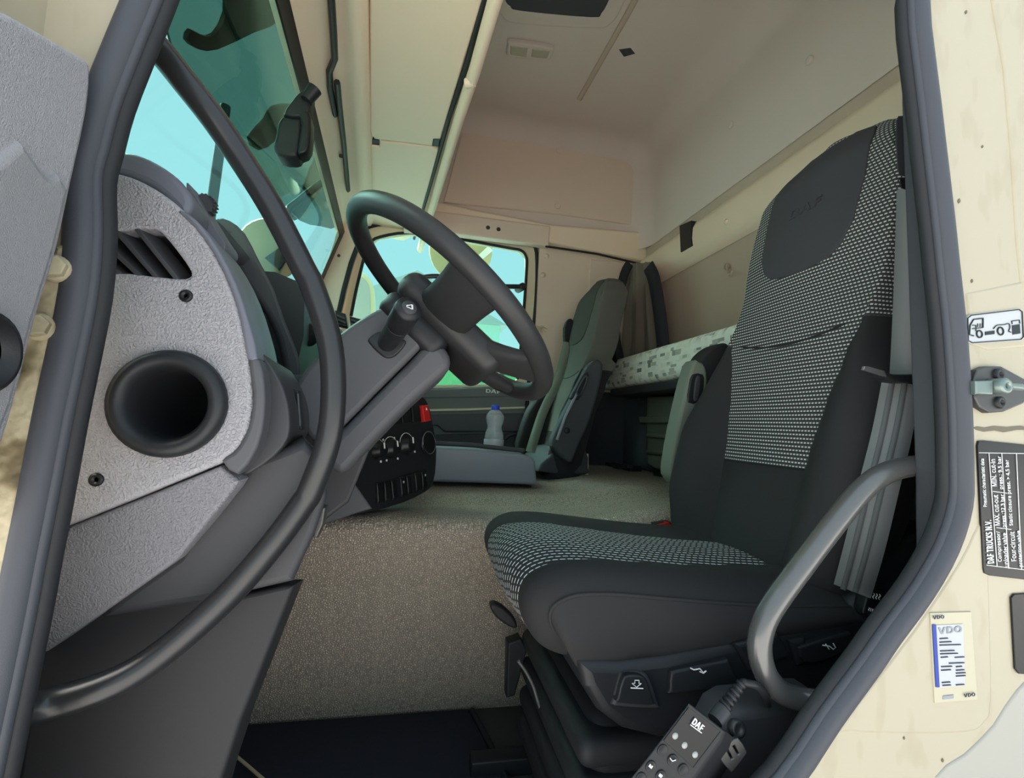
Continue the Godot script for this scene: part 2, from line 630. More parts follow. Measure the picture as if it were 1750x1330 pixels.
func build_shell() -> void:
	var t: Node3D
	var st := mb()
	# roof lining: inside of a rounded box, open below
	var ceil := thing("ceiling", Vector3(0.4, 2.33, -1.45), "grey-beige fabric roof lining curving down to the cab sides", "ceiling", "structure")
	rbox(st, Vector3(-0.33, 1.15, -2.4), Vector3(1.2, 2.33, -0.54), 0.14, Transform3D(), 6, 1.6)
	obj("lining", st, mats.lining, ceil)
	st = mb()
	slab(st, outl(2.385, [792, 214, 960, 243, 1119, 272, 1113, 388, 960, 366, 758, 345]), Vector3(0, 0, -0.02), 0.006)
	obj("side_panel", st, mats.lining_side, ceil, "brownish fabric side panel above the far window rail")
	for b in [[955, 258, 2.383], [953, 352, 2.383], [1107, 383, 2.36], [1116, 288, 2.36]]:
		st = mb()
		lathe(st, P(b[0], b[1], b[2]), Vector3(0, 0, 1), [[0.016, -0.004], [0.016, 0.002], [0.012, 0.006], [0.004, 0.004], [0.001, 0.004]], 14)
		obj("lining_button", st, mats.lining_side, ceil)
	for b in [[1383, 103], [1248, 213]]:
		st = mb()
		lathe(st, PX(b[0], b[1], 1.195), Vector3(-1, 0, 0), [[0.014, -0.004], [0.014, 0.002], [0.01, 0.006], [0.004, 0.004], [0.001, 0.004]], 14)
		obj("lining_button", st, mats.lining, ceil)
	st = mb()
	var rib := sm([PY(1110, -60, 2.328), PY(1085, 0, 2.328), PY(1035, 90, 2.328), PY(990, 170, 2.326)], 4, false)
	tube(st, rib, 0.013, 8, false, 0.5, Vector3.UP)
	obj("roof_bead", st, mats.lining_rear, ceil)
	st = mb()
	slab(st, outy(2.33, [1056, 84, 1078, 81, 1087, 92, 1066, 98]), Vector3(0, 0.01, 0), 0.002)
	obj("blanking_plug", st, mats.slate, ceil, "small dark square plug in the roof lining")
	# outer roof skin
	st = mb()
	rbox(st, Vector3(-0.38, 1.02, -2.5), Vector3(1.28, 2.42, -0.44), 0.16, Transform3D(), 4, 1.5)
	slab(st, [wsp(0.46, -0.03), wsp(2.44, -0.03), wsp(2.44, -0.03) + Vector3(0.04, 0.36, 0), wsp(0.46, -0.03) + Vector3(0.04, 0.36, 0)], Vector3(-0.02, 0, 0))
	tag(obj("wall_roof", st, mats.cream), "cream painted outer roof skin of the cab", "roof", "", "structure")
	# rear wall
	st = mb()
	box(st, Vector3(1.204, -0.02, -2.46), Vector3(1.27, 1.75, -0.46))
	var wr := thing("wall_rear", Vector3(1.2, 0, -1.45), "olive-beige fabric rear wall of the sleeper cab above the bunk", "wall", "structure")
	obj("panel", st, mats.lining_rear, wr)
	st = mb()   # coat hook
	tube(st, sm([PX(1243, 452, 1.198), PX(1243, 462, 1.18), PX(1247, 470, 1.17), PX(1252, 462, 1.17)], 4, false), 0.004, 8)
	lathe(st, PX(1243, 456, 1.2), Vector3(-1, 0, 0), [[0.014, 0], [0.014, 0.004], [0.002, 0.006]], 12)
	obj("coat_hook", st, mats.lining_rear, wr)
	# trim beam along the rear wall, wrapping round the far corner
	var tr := thing("trim_1", Vector3(1.16, 1.5, -1.4), "beige plastic trim beam running along the rear wall below the roof", "trim", "structure")
	st = mb()
	var prof := [Vector2(1.2, 1.69), Vector2(1.18, 1.68), Vector2(1.163, 1.65), Vector2(1.158, 1.60), Vector2(1.163, 1.55), Vector2(1.175, 1.515), Vector2(1.2, 1.5)]
	var rows := []
	for z in [-2.36, -1.9, -1.4, -0.9, -0.5]:
		var row := []
		for p in prof:
			row.append(Vector3(p.x, p.y, z))
		rows.append(row)
	grid(st, rows)
	obj("beam", st, mats.beige, tr)
	st = mb()
	slab(st, outx(1.155, [1161, 386, 1181, 377, 1182, 420, 1163, 431]), Vector3(0.03, 0, 0), 0.001)
	obj("black_patch", st, mats.black_plastic, tr, "black rectangular patch stuck on the beige beam")
	st = mb()
	lathe(st, PX(1241, 379, 1.158), Vector3(-1, 0, 0), [[0.011, -0.004], [0.011, 0.002], [0.004, 0.004]], 12)
	obj("beam_button", st, mats.beige, tr)
	# side rail above the passenger window
	var sr := thing("trim_2", Vector3(0.6, 1.7, -2.38), "beige side rail above the far window with two screws", "trim", "structure")
	st = mb()
	slab(st, outl(2.36, [700, 338, 760, 347, 940, 383, 1128, 399, 1132, 412, 1118, 450, 940, 414, 760, 380, 700, 372]), Vector3(0, 0, -0.05), 0.012)
	obj("rail", st, mats.beige, sr)
	st = mb()
	slab(st, outl(2.35, [690, 353, 745, 360, 941, 386, 938, 420, 905, 415, 770, 398, 690, 392]), Vector3(0, 0, -0.05), 0.008)
	obj("recessed_cover", st, mats.lining_side, sr, "darker beige cover with two screw heads")
	for b in [[834, 389], [852, 392]]:
		st = mb()
		lathe(st, P(b[0], b[1], 2.35), Vector3(0, 0, 1), [[0.011, -0.003], [0.011, 0.001], [0.008, 0.002], [0.003, 0.001]], 12)
		obj("screw", st, mats.metal_dark, sr)
	st = mb()
	slab(st, outl(2.352, [1116, 452, 1128, 398, 1150, 394, 1168, 432, 1150, 456]), Vector3(0.02, 0, -0.05), 0.008)
	obj("corner_cover", st, mats.beige, sr)
	st = mb()
	tube(st, [P(932, 421, 2.36), P(1020, 434, 2.36), P(1110, 455, 2.34)], 0.006, 8)
	obj("curtain_rail", st, mats.black_plastic, sr)
	# passenger side wall behind the door, and its recessed panel
	var w := thing("wall_right", Vector3(0.9, 0, -2.4), "tan fabric side wall behind the passenger door", "wall", "structure")
	st = mb()
	box(st, Vector3(0.6, -0.02, -2.47), Vector3(1.25, 1.755, -2.402))
	box(st, Vector3(-0.75, -0.02, -2.47), Vector3(-0.42, 1.0, -2.4))
	box(st, Vector3(-0.45, 1.735, -2.47), Vector3(0.62, 1.95, -2.41))
	obj("panel", st, mats.lining_side, w)
	st = mb()
	box(st, Vector3(0.62, 0.0, -2.404), Vector3(1.2, 0.93, -2.39))
	obj("lower_trim", st, mats.slate, w, "dark lower trim of the far side wall")
	st = mb()
	slab(st, sm(outl(2.392, [1008, 452, 1016, 444, 1062, 448, 1070, 458, 1068, 560, 1060, 570, 1012, 566, 1005, 556]), 3), Vector3(0, 0, -0.01), 0.006)
	obj("pressed_panel", st, mats.lining_side, w)
	for b in [[928, 470], [934, 438]]:
		st = mb()
		lathe(st, P(b[0], b[1], 2.4), Vector3(0, 0, 1), [[0.014, -0.002], [0.014, 0.003], [0.003, 0.005]], 12)
		obj("wall_button", st, mats.lining_side, w)
	# firewall and sill under the screen
	st = mb()
	box(st, Vector3(-0.85, -0.1, -2.47), Vector3(-0.72, 1.0, -0.46))
	tag(obj("wall_front", st, mats.black_plastic), "dark firewall panel below the windscreen", "wall", "", "structure")
	# far A-pillar
	var ap := thing("trim_3", Vector3(-0.4, 1.0, -2.4), "beige far pillar trim between windscreen and passenger window", "pillar", "structure")
	st = mb()
	slab(st, sm(outl(2.36, [570, 372, 600, 386, 624, 402, 608, 432, 596, 470, 583, 528, 572, 575, 498, 575, 520, 516, 549, 466, 576, 390]), 3), Vector3(0, 0, -0.06), 0.012)
	obj("pillar_cover", st, mats.beige, ap)
	st = mb()
	lathe(st, P(579, 437, 2.36), Vector3(0, 0, 1), [[0.008, -0.002], [0.008, 0.001], [0.003, 0.002]], 10)
	obj("screw", st, mats.metal_dark, ap)
	st = mb()
	tube(st, [P(612, 418, 2.35), P(600, 450, 2.35), P(588, 495, 2.35), P(578, 540, 2.35)], 0.012, 8)
	obj("pillar_seal", st, mats.rubber_dark, ap)
	# windscreen
	var ws := thing("window_1", Vector3(-0.6, 1.0, -1.4), "large raked windscreen with green tinted glass and black border", "windscreen", "structure")
	st = mb()
	slab(st, [wsp(0.48, 0), wsp(2.36, 0), wsp(2.36, 1), wsp(0.48, 1)], Vector3(-0.006, 0.002, 0))
	obj("pane", st, mats.screen_glass, ws)
	st = mb()
	slab(st, [wsp(0.48, -0.02) , wsp(2.36, -0.02), wsp(2.36, 0.045), wsp(0.48, 0.045)].map(func(p): return p + Vector3(0.006, 0, 0)), Vector3(0.004, 0.002, 0))
	slab(st, [wsp(2.30, 0), wsp(2.36, 0), wsp(2.36, 1), wsp(2.30, 1)].map(func(p): return p + Vector3(0.006, 0, 0)), Vector3(0.004, 0.002, 0))
	obj("black_border", st, mats.black_gloss, ws)

func wsp(l: float, t: float) -> Vector3:     # point of the screen: l across the cab, t from its top (0) to its foot (1)
	var k := (l - 0.55) / 1.75
	var bow := 0.0
	var top := Vector3(-0.312 - 0.095 * k - bow, 1.60 + 0.012 * k, -l)
	return top + Vector3(-0.20, -0.63, 0) * t

func build_body_side() -> void:
	# aperture of the driver's door: photo-measured edge on the plane of the cab side
	var loop := []
	for a in [[-15, 1330], [39, 1072], [59, 966], [80, 860], [108, 711], [127, 621], [150, 504], [159, 400], [158, 304], [171, 249], [192, 173], [233, 69], [261, 0]]:
		loop.append(P(a[0], a[1], 0.45))
	for a in [[-0.215, 1.27], [-0.18, 1.45], [-0.12, 1.6], [-0.02, 1.68], [0.2, 1.7], [0.42, 1.7], [0.56, 1.66], [0.605, 1.52], [0.61, 1.38]]:
		loop.append(Vector3(a[0], a[1], -0.45))
	for a in [[1559, 0], [1578, 182], [1600, 371], [1609, 457], [1622, 580], [1630, 711], [1632, 800], [1630, 860], [1608, 930], [1566, 1004], [1511, 1078], [1475, 1130], [1410, 1218], [1333, 1330]]:
		loop.append(P(a[0], a[1], 0.45))
	for a in [[0.3, 0.29], [0.22, 0.14], [0.12, -0.04], [-0.05, -0.12], [-0.22, -0.1], [-0.31, 0.02], [-0.315, 0.22]]:
		loop.append(Vector3(a[0], a[1], -0.45))
	var path := sm(loop, 3)
	var inner := []
	var mid := []
	var c := path.size()
	for i in c:
		var d: Vector3 = (path[(i + 1) % c] - path[(i - 1 + c) % c]).normalized()
		var nrm := Vector3(0, 0, 1).cross(d).normalized()   # towards the outside or inside of the loop
		if nrm.dot(Vector3(0.15, 0.8, -0.45) - path[i]) < 0:
			nrm = -nrm
		inner.append(path[i] + nrm * 0.004 + Vector3(0, 0, -0.009))
		mid.append(path[i] - nrm * 0.008)
	var wl := thing("wall_left", Vector3(0.7, 0, -0.45), "cream painted body side round the open driver's door", "body panel", "structure")
	var st := mb()
	slab(st, [Vector3(-0.95, -0.4, -0.452), Vector3(1.3, -0.4, -0.452), Vector3(1.3, 1.95, -0.452), Vector3(-0.95, 1.95, -0.452)], Vector3(0, 0, -0.012), 0.0, [path])
	obj("body_panel", st, mats.cream, wl)
	st = mb()   # outer skin fold behind the aperture
	slab(st, outl(0.4485, [1688, -40, 1716, 120, 1728, 260, 1738, 420, 1748, 500, 1800, 500, 1800, -40]), Vector3(0, 0, -0.004), 0.0035)
	obj("skin_fold", st, mats.cream, wl)
	st = mb()
	slab(st, sm(outl(0.449, [1650, 500, 1660, 590, 1690, 600, 1800, 590, 1800, 470]), 1), Vector3(0, 0, -0.01), 0.0035)
	obj("pressed_step", st, mats.cream, wl)
	st = mb()
	slab(st, sm(outl(0.449, [1440, 1238, 1456, 1252, 1520, 1256, 1650, 1254, 1684, 1236, 1696, 1190, 1690, 960, 1684, 900, 1670, 900, 1640, 960, 1560, 1080]), 3), Vector3(0, 0, -0.01), 0.0035)
	obj("pressed_panel", st, mats.cream, wl)
	st = mb()
	slab(st, sm(outl(0.4485, [1640, 1400, 1600, 1330, 1650, 1290, 1700, 1240, 1740, 1180, 1800, 1150, 1800, 1400]), 2), Vector3(0, 0, -0.02), 0.003)
	obj("arch_flare", st, mats.cream_reflection, wl)
	st = mb()   # hinge pillar with its grime
	slab(st, sm(outl(0.44, [92, 420, 122, 430, 112, 505, 82, 622, 64, 712, 36, 870, -5, 1080, -60, 1080, -60, 600, 30, 560]), 2), Vector3(0, 0, -0.02), 0.004)
	obj("hinge_pillar", st, mats.cream_dirty, wl, "grimy cream hinge pillar strip")
	for b in [[92, 457], [63, 557]]:
		st = mb()
		var ax := Vector3(0.35, 0.1, 1)
		var hx := basis_to(ax.normalized(), Vector3.UP)
		var hexa := []
		for k in 6:
			hexa.append(P(b[0], b[1], 0.432) + (hx.x * cos(TAU * k / 6 + 0.3) + hx.y * sin(TAU * k / 6 + 0.3)) * 0.0088 + ax.normalized() * 0.006)
		slab(st, hexa, -ax.normalized() * 0.012, 0.0012)
		lathe(st, P(b[0], b[1], 0.434), ax, [[0.0108, -0.006], [0.0108, 0.0005], [0.0095, 0.0015]], 18)
		obj("hinge_bolt", st, mats.cream_dirty, wl, "cream painted hexagonal hinge bolt")
	st = mb()   # grease rubbed off the latch
	slab(st, sm(outl(0.4492, [1664, 731, 1672, 729, 1684, 731, 1700, 728, 1722, 730, 1745, 728, 1760, 731, 1760, 735, 1738, 735, 1716, 739, 1700, 736, 1682, 738, 1670, 735]), 1), Vector3(0, 0, -0.001))
	obj("grease_smear", st, mats.grease, wl, "dark grease smear below the striker")
	st = mb()
	for q in [[1640, 343, 5], [1652, 20, 4], [1546, 1262, 3], [1502, 1246, 3], [1612, 1300, 4], [1680, 250, 3], [1662, 480, 4]]:
		slab(st, sm(outl(0.4492, [q[0] - q[2] * 0.5, q[1], q[0], q[1] - q[2] * 0.8, q[0] + q[2] * 0.4, q[1] + 1, q[0] - 1, q[1] + q[2] * 0.9]), 2), Vector3(0, 0, -0.0008))
	obj("paint_chips", st, mats.grease, wl, "small chips in the cream paint").set_meta("kind", "stuff")
	st = mb()   # inner pillar trim behind the seat
	slab(st, [Vector3(0.645, -0.02, -0.5), Vector3(1.2, -0.02, -0.5), Vector3(1.2, 1.8, -0.5), Vector3(0.63, 1.8, -0.5), Vector3(0.63, 1.2, -0.5), Vector3(0.645, 0.7, -0.5)], Vector3(0, 0, 0.03), 0.004)
	obj("pillar_trim", st, mats.slate, wl, "dark slate inner trim of the rear door pillar")
	# seal
	var se := thing("door_seal", P(1630, 800, 0.45), "thick grey rubber seal running all round the open driver's door", "door seal")
	st = mb()
	tube(st, mid, 0.0125, 12, true)
	obj("bulb", st, mats.rubber, se)
	st = mb()
	tube(st, inner, 0.0085, 10, true)
	obj("lip", st, mats.rubber_dark, se)
	var third := []
	for i in c:
		third.append(path[i].lerp(inner[i], 0.45) + Vector3(0, 0, 0.004))
	st = mb()
	tube(st, third, 0.0055, 8, true)
	obj("bead", st, mats.rubber, se)
	# open driver's door, its inner trim turned towards the camera
	var dd := thing("door_2", PX(60, 300, -0.28), "open driver's door with light grey textured inner trim", "door", "structure")
	st = mb()
	slab(st, sm(outx(-0.272, [-120, -60, 0, 18, 20, 26, 132, 92, 152, 106, 157, 128, 150, 200, 124, 320, 100, 430, 62, 555, 28, 690, -10, 790, -120, 900]), 3), Vector3(-0.04, 0, 0), 0.008)
	obj("trim_panel", st, mats.door_trim, dd)
	st = mb()
	slab(st, outx(-0.268, [-120, 330, 0, 272, 30, 246, 40, 240, 52, 256, 80, 296, 90, 302, 104, 296, 122, 326, 98, 430, 60, 555, 26, 690, -12, 790, -120, 880]), Vector3(-0.02, 0, 0), 0.006)
	obj("armrest_panel", st, mats.dash_mid, dd, "smoother grey lower panel of the door trim")
	st = mb()
	lathe(st, PX(-26, 602, -0.262), Vector3(1, 0, 0), [[0.026, -0.012], [0.026, 0.002], [0.022, 0.003], [0.02, -0.006], [0.0, -0.006]], 28, false)
	obj("speaker_ring", st, mats.black_plastic, dd)
	st = mb()
	slab(st, outx(-0.33, [-200, -300, 240, -300, 232, 0, 190, 120, 160, 240, 130, 330, 60, 600, -20, 900, -200, 900]), Vector3(-0.03, 0, 0), 0.004)
	obj("door_frame", st, mats.cream, dd, "cream painted steel door frame")

func build_overhead() -> void:
	# header trim between screen and shelf
	var t := thing("trim_4", Vector3(-0.3, 1.62, -1.4), "beige header trim above the windscreen with black curtain rails", "trim", "structure")
	var st := mb()
	var rows := []
	for i in 13:
		var l := 0.5 + 1.9 * i / 12.0
		var a := wsp(l, -0.03)
		var b := Vector3(-0.253 - 0.1 * (l - 1.08), 1.68, -l)
		var s := Vector3(-0.168 - 0.072 * (l - 1.08), 1.70, -l)
		rows.append([a + Vector3(-0.04, 0.0, 0), a + Vector3(0.006, 0, 0), a.lerp(b, 0.22) + Vector3(0, 0.018, 0), a.lerp(b, 0.75) + Vector3(0, 0.012, 0), b, b.lerp(s, 0.2) + Vector3(0, 0.01, 0), b.lerp(s, 0.4), b.lerp(s, 0.55) + Vector3(0, -0.012, 0), b.lerp(s, 0.85) + Vector3(0, -0.008, 0), s + Vector3(0, 0.02, 0), s + Vector3(0.02, 0.12, 0)])
	grid(st, rows)
	obj("header_panel", st, mats.beige, t)
	for a in [[562, -60, 566, 0, 570, 60, 572, 100, 563, 122, 564, 150, 573, 196], [576, 140, 581, 190, 588, 250, 595, 325]]:
		st = mb()
		var p := []
		for i in range(0, a.size(), 2):
			p.append(PY(a[i], a[i + 1], 1.668))
		tube(st, p, 0.009, 6)
		obj("curtain_rail", st, mats.black_plastic, t, "black kinked curtain rail on the header")
		st = mb()
		var q := []
		for v in p:
			q.append(v + Vector3(0, -0.008, 0))
		tube(st, q, 0.003, 6)
		obj("rail_lip", st, mats.metal_dark, t)
	st = mb()
	lathe(st, PY(583, 267, 1.672), Vector3(0, -1, 0), [[0.008, -0.003], [0.008, 0.003], [0.003, 0.005]], 10)
	obj("screw", st, mats.metal_dark, t)
	# overhead locker with lids
	var o := thing("overhead_locker", Vector3(-0.06, 1.7, -1.4), "beige overhead locker with hinged lids above the windscreen", "locker")
	st = mb()
	slab(st, [Vector3(-0.125, 1.715, -0.56), Vector3(0.16, 1.715, -0.56), Vector3(0.0, 1.715, -2.38), Vector3(-0.26, 1.715, -2.38)], Vector3(0, 0.32, 0), 0.0)
	obj("body", st, mats.beige, o)
	st = mb()
	slab(st, sm(outy(1.704, [632, -300, 632, 100, 632, 222, 634, 232, 642, 238, 740, 250, 748, 247, 753, 238, 790, 115, 828, -10, 870, -150, 915, -300]), 1), Vector3(0, 0.014, 0), 0.005)
	obj("lid", st, mats.beige, o, "large beige lid of the overhead locker")
	st = mb()
	slab(st, outy(1.704, [633, 250, 648, 252, 650, 242, 738, 252, 752, 258, 728, 352, 718, 398, 690, 412, 634, 402]), Vector3(0, 0.014, 0), 0.005)
	obj("lid", st, mats.beige, o, "small beige lid next to the far window")
	st = mb()
	slab(st, outy(1.702, [740, 238, 752, 238, 750, 251, 738, 250]), Vector3(0, 0.02, 0), 0.002)
	obj("latch", st, mats.black_plastic, o, "small black latch at the lid corner")
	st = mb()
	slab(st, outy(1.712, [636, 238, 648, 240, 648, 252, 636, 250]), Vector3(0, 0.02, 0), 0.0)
	obj("notch_shade", st, mats.black_plastic, o)  # dark block painting in the shade of the lid notch, no hinge
	st = mb()
	var lip := []
	for a in [[1010, -600], [925, -270], [846, 0], [812, 118], [785, 200], [745, 335], [718, 425]]:
		lip.append(PY(a[0], a[1], 1.69))
	tube(st, lip, 0.017, 10, false, 1.6, Vector3.UP)
	obj("rear_lip", st, mats.beige, o, "rounded beige lip along the rear edge of the locker")
	st = mb()
	var gap := []
	for a in [[990, -600], [905, -270], [830, 0], [796, 118], [768, 200], [735, 318], [708, 410]]:
		gap.append(PY(a[0], a[1], 1.7) + Vector3(0, 0.006, 0))
	tube(st, gap, 0.008, 6)
	obj("lid_gap", st, mats.black_plastic, o, "black strip drawn for the dark gap along the locker lid")  # black strip standing in for the dark gap beside the lid
	st = mb()
	tube(st, [PY(797, 143, 1.676), PY(810, 139, 1.676)], 0.014, 10)
	obj("lip_clip", st, mats.beige, o)
	# roof hatch
	var h := thing("roof_hatch", PY(950, -10, 2.33), "dark glazed roof hatch in a rounded lining frame", "roof hatch")
	var hole := sm(outy(2.325, [862, -120, 862, -10, 872, 10, 890, 18, 1010, 29, 1028, 22, 1045, -10, 1090, -120]), 3)
	var rim := sm(outy(2.325, [838, -140, 844, 0, 858, 30, 886, 42, 1015, 50, 1044, 42, 1066, 8, 1120, -140]), 3)
	st = mb()
	slab(st, rim, Vector3(0, 0.02, 0), 0.008)
	obj("frame", st, mats.lining, h)
	st = mb()
	slab(st, hole.map(func(p): return p + Vector3(0, -0.002, 0)), Vector3(0, 0.004, 0), 0.0015)
	obj("pane", st, mats.slate, h, "dark glass of the roof hatch")
	# roof lamp
	var la := thing("ceiling_lamp", PY(905, 88, 2.33), "oblong interior lamp with two clear lenses on the roof lining", "lamp")
	st = mb()
	slab(st, sm(outy(2.312, [868, 78, 874, 73, 938, 82, 946, 88, 940, 102, 930, 104, 872, 98, 866, 92]), 3), Vector3(0, 0.03, 0), 0.006)
	obj("housing", st, mats.lining, la)
	for a in [[872, 79, 902, 83, 900, 99, 872, 94], [910, 84, 940, 88, 934, 101, 908, 98]]:
		st = mb()
		slab(st, outy(2.309, a), Vector3(0, 0.01, 0), 0.004)
		obj("lens", st, mats.lens, la)

func build_passenger_door() -> void:
	var d := thing("door_1", Vector3(0.1, 0.3, -2.42), "closed passenger door with cream window frame and grey trim", "door", "structure")
	var st := mb()
	var outer := [Vector3(-0.44, 0.1, -2.425), Vector3(0.605, 0.1, -2.425)] + [P(908, 660, 2.425), P(921, 500, 2.425), P(922, 440, 2.425), P(914, 418, 2.425), P(890, 410, 2.425), P(780, 394, 2.425), P(640, 380, 2.425), P(612, 396, 2.425), P(600, 430, 2.425), P(585, 500, 2.425), P(572, 560, 2.425)]
	var win := sm(outl(2.425, [600, 540, 610, 490, 625, 430, 632, 415, 650, 405, 700, 398, 780, 408, 870, 424, 890, 428, 899, 438, 900, 460, 893, 560, 884, 648, 876, 656, 750, 658, 640, 655, 596, 650, 590, 600]), 1)
	slab(st, outer, Vector3(0, 0, -0.04), 0.004, [win])
	obj("frame", st, mats.beige_door, d, "cream window frame of the passenger door")
	st = mb()
	tube(st, sm(outl(2.42, [604, 430, 616, 398, 645, 384, 700, 384, 780, 396, 880, 411, 906, 417, 917, 432, 917, 500, 910, 580, 903, 660, 898, 740, 893, 800]), 3, false), 0.010, 8)
	obj("frame_seal", st, mats.rubber_dark, d)
	st = mb()
	tube(st, sm(outl(2.42, [600, 540, 610, 490, 625, 430, 632, 415, 650, 405, 700, 398, 780, 408, 870, 424, 890, 428, 899, 438, 900, 460, 893, 560, 884, 648]), 3, false), 0.008, 8)
	obj("glass_seal", st, mats.rubber_dark, d)
	st = mb()
	slab(st, [Vector3(-0.44, 0.8, -2.45), Vector3(0.6, 0.8, -2.45), Vector3(0.6, 1.75, -2.45), Vector3(-0.40, 1.75, -2.45)], Vector3(0, 0, -0.005))
	obj("window_pane", st, mats.screen_glass, d)
	st = mb()
	slab(st, outl(2.39, [560, 660, 700, 664, 890, 659, 897, 662, 899, 700, 893, 800, 560, 800]), Vector3(0, 0, -0.035), 0.008)
	obj("trim_panel", st, mats.door_grey, d)
	st = mb()
	slab(st, sm(outl(2.384, [700, 669, 735, 666, 862, 662, 871, 664, 873, 674, 868, 678, 735, 680, 700, 681]), 2), Vector3(0, 0, -0.01), 0.004)
	obj("upper_insert", st, mats.door_grey, d)
	lettering(d, "DAF", P(843, 669, 2.380), 0.019, 0.076, Basis(Vector3(0, 0, 1), -0.02), mats.white)
	st = mb()
	slab(st, outl(2.386, [877, 663, 891, 662, 891, 677, 878, 678]), Vector3(0, 0, -0.01), 0.003)
	obj("lock_button", st, mats.dash_dark, d)
	st = mb()
	slab(st, outl(2.38, [700, 700, 800, 698, 897, 695, 897, 698, 800, 702, 700, 704]), Vector3(0, 0, -0.01), 0.002)
	obj("cream_strip", st, mats.beige_door, d, "thin cream strip across the door trim")
	st = mb()
	slab(st, sm(outl(2.37, [700, 709, 780, 708, 896, 706, 894, 738, 760, 738, 748, 728, 700, 728]), 1), Vector3(0, 0, -0.03), 0.006)
	obj("armrest", st, mats.dash_smooth, d)
	st = mb()
	slab(st, outl(2.375, [690, 744, 770, 742, 895, 740, 892, 800, 690, 800]), Vector3(0, 0, -0.03), 0.006)
	obj("door_pocket", st, mats.dash_dark, d)
	st = mb()
	tube(st, sm(outl(2.30, [862, 752, 872, 744, 890, 741]), 4, false), 0.008, 8)
	obj("pocket_rim", st, mats.black_plastic, d)
	st = mb()
	tube(st, sm(outl(2.34, [676, 560, 694, 505, 705, 484, 725, 474, 755, 473, 800, 482, 845, 489, 892, 490]), 4, false), 0.0125, 10)
	lathe(st, P(893, 490, 2.34), Vector3(0.2, 0, 1), [[0.02, -0.06], [0.02, 0.006], [0.012, 0.012]], 14)
	obj("grab_bar", st, mats.handle, d, "black tubular grab bar across the passenger window")

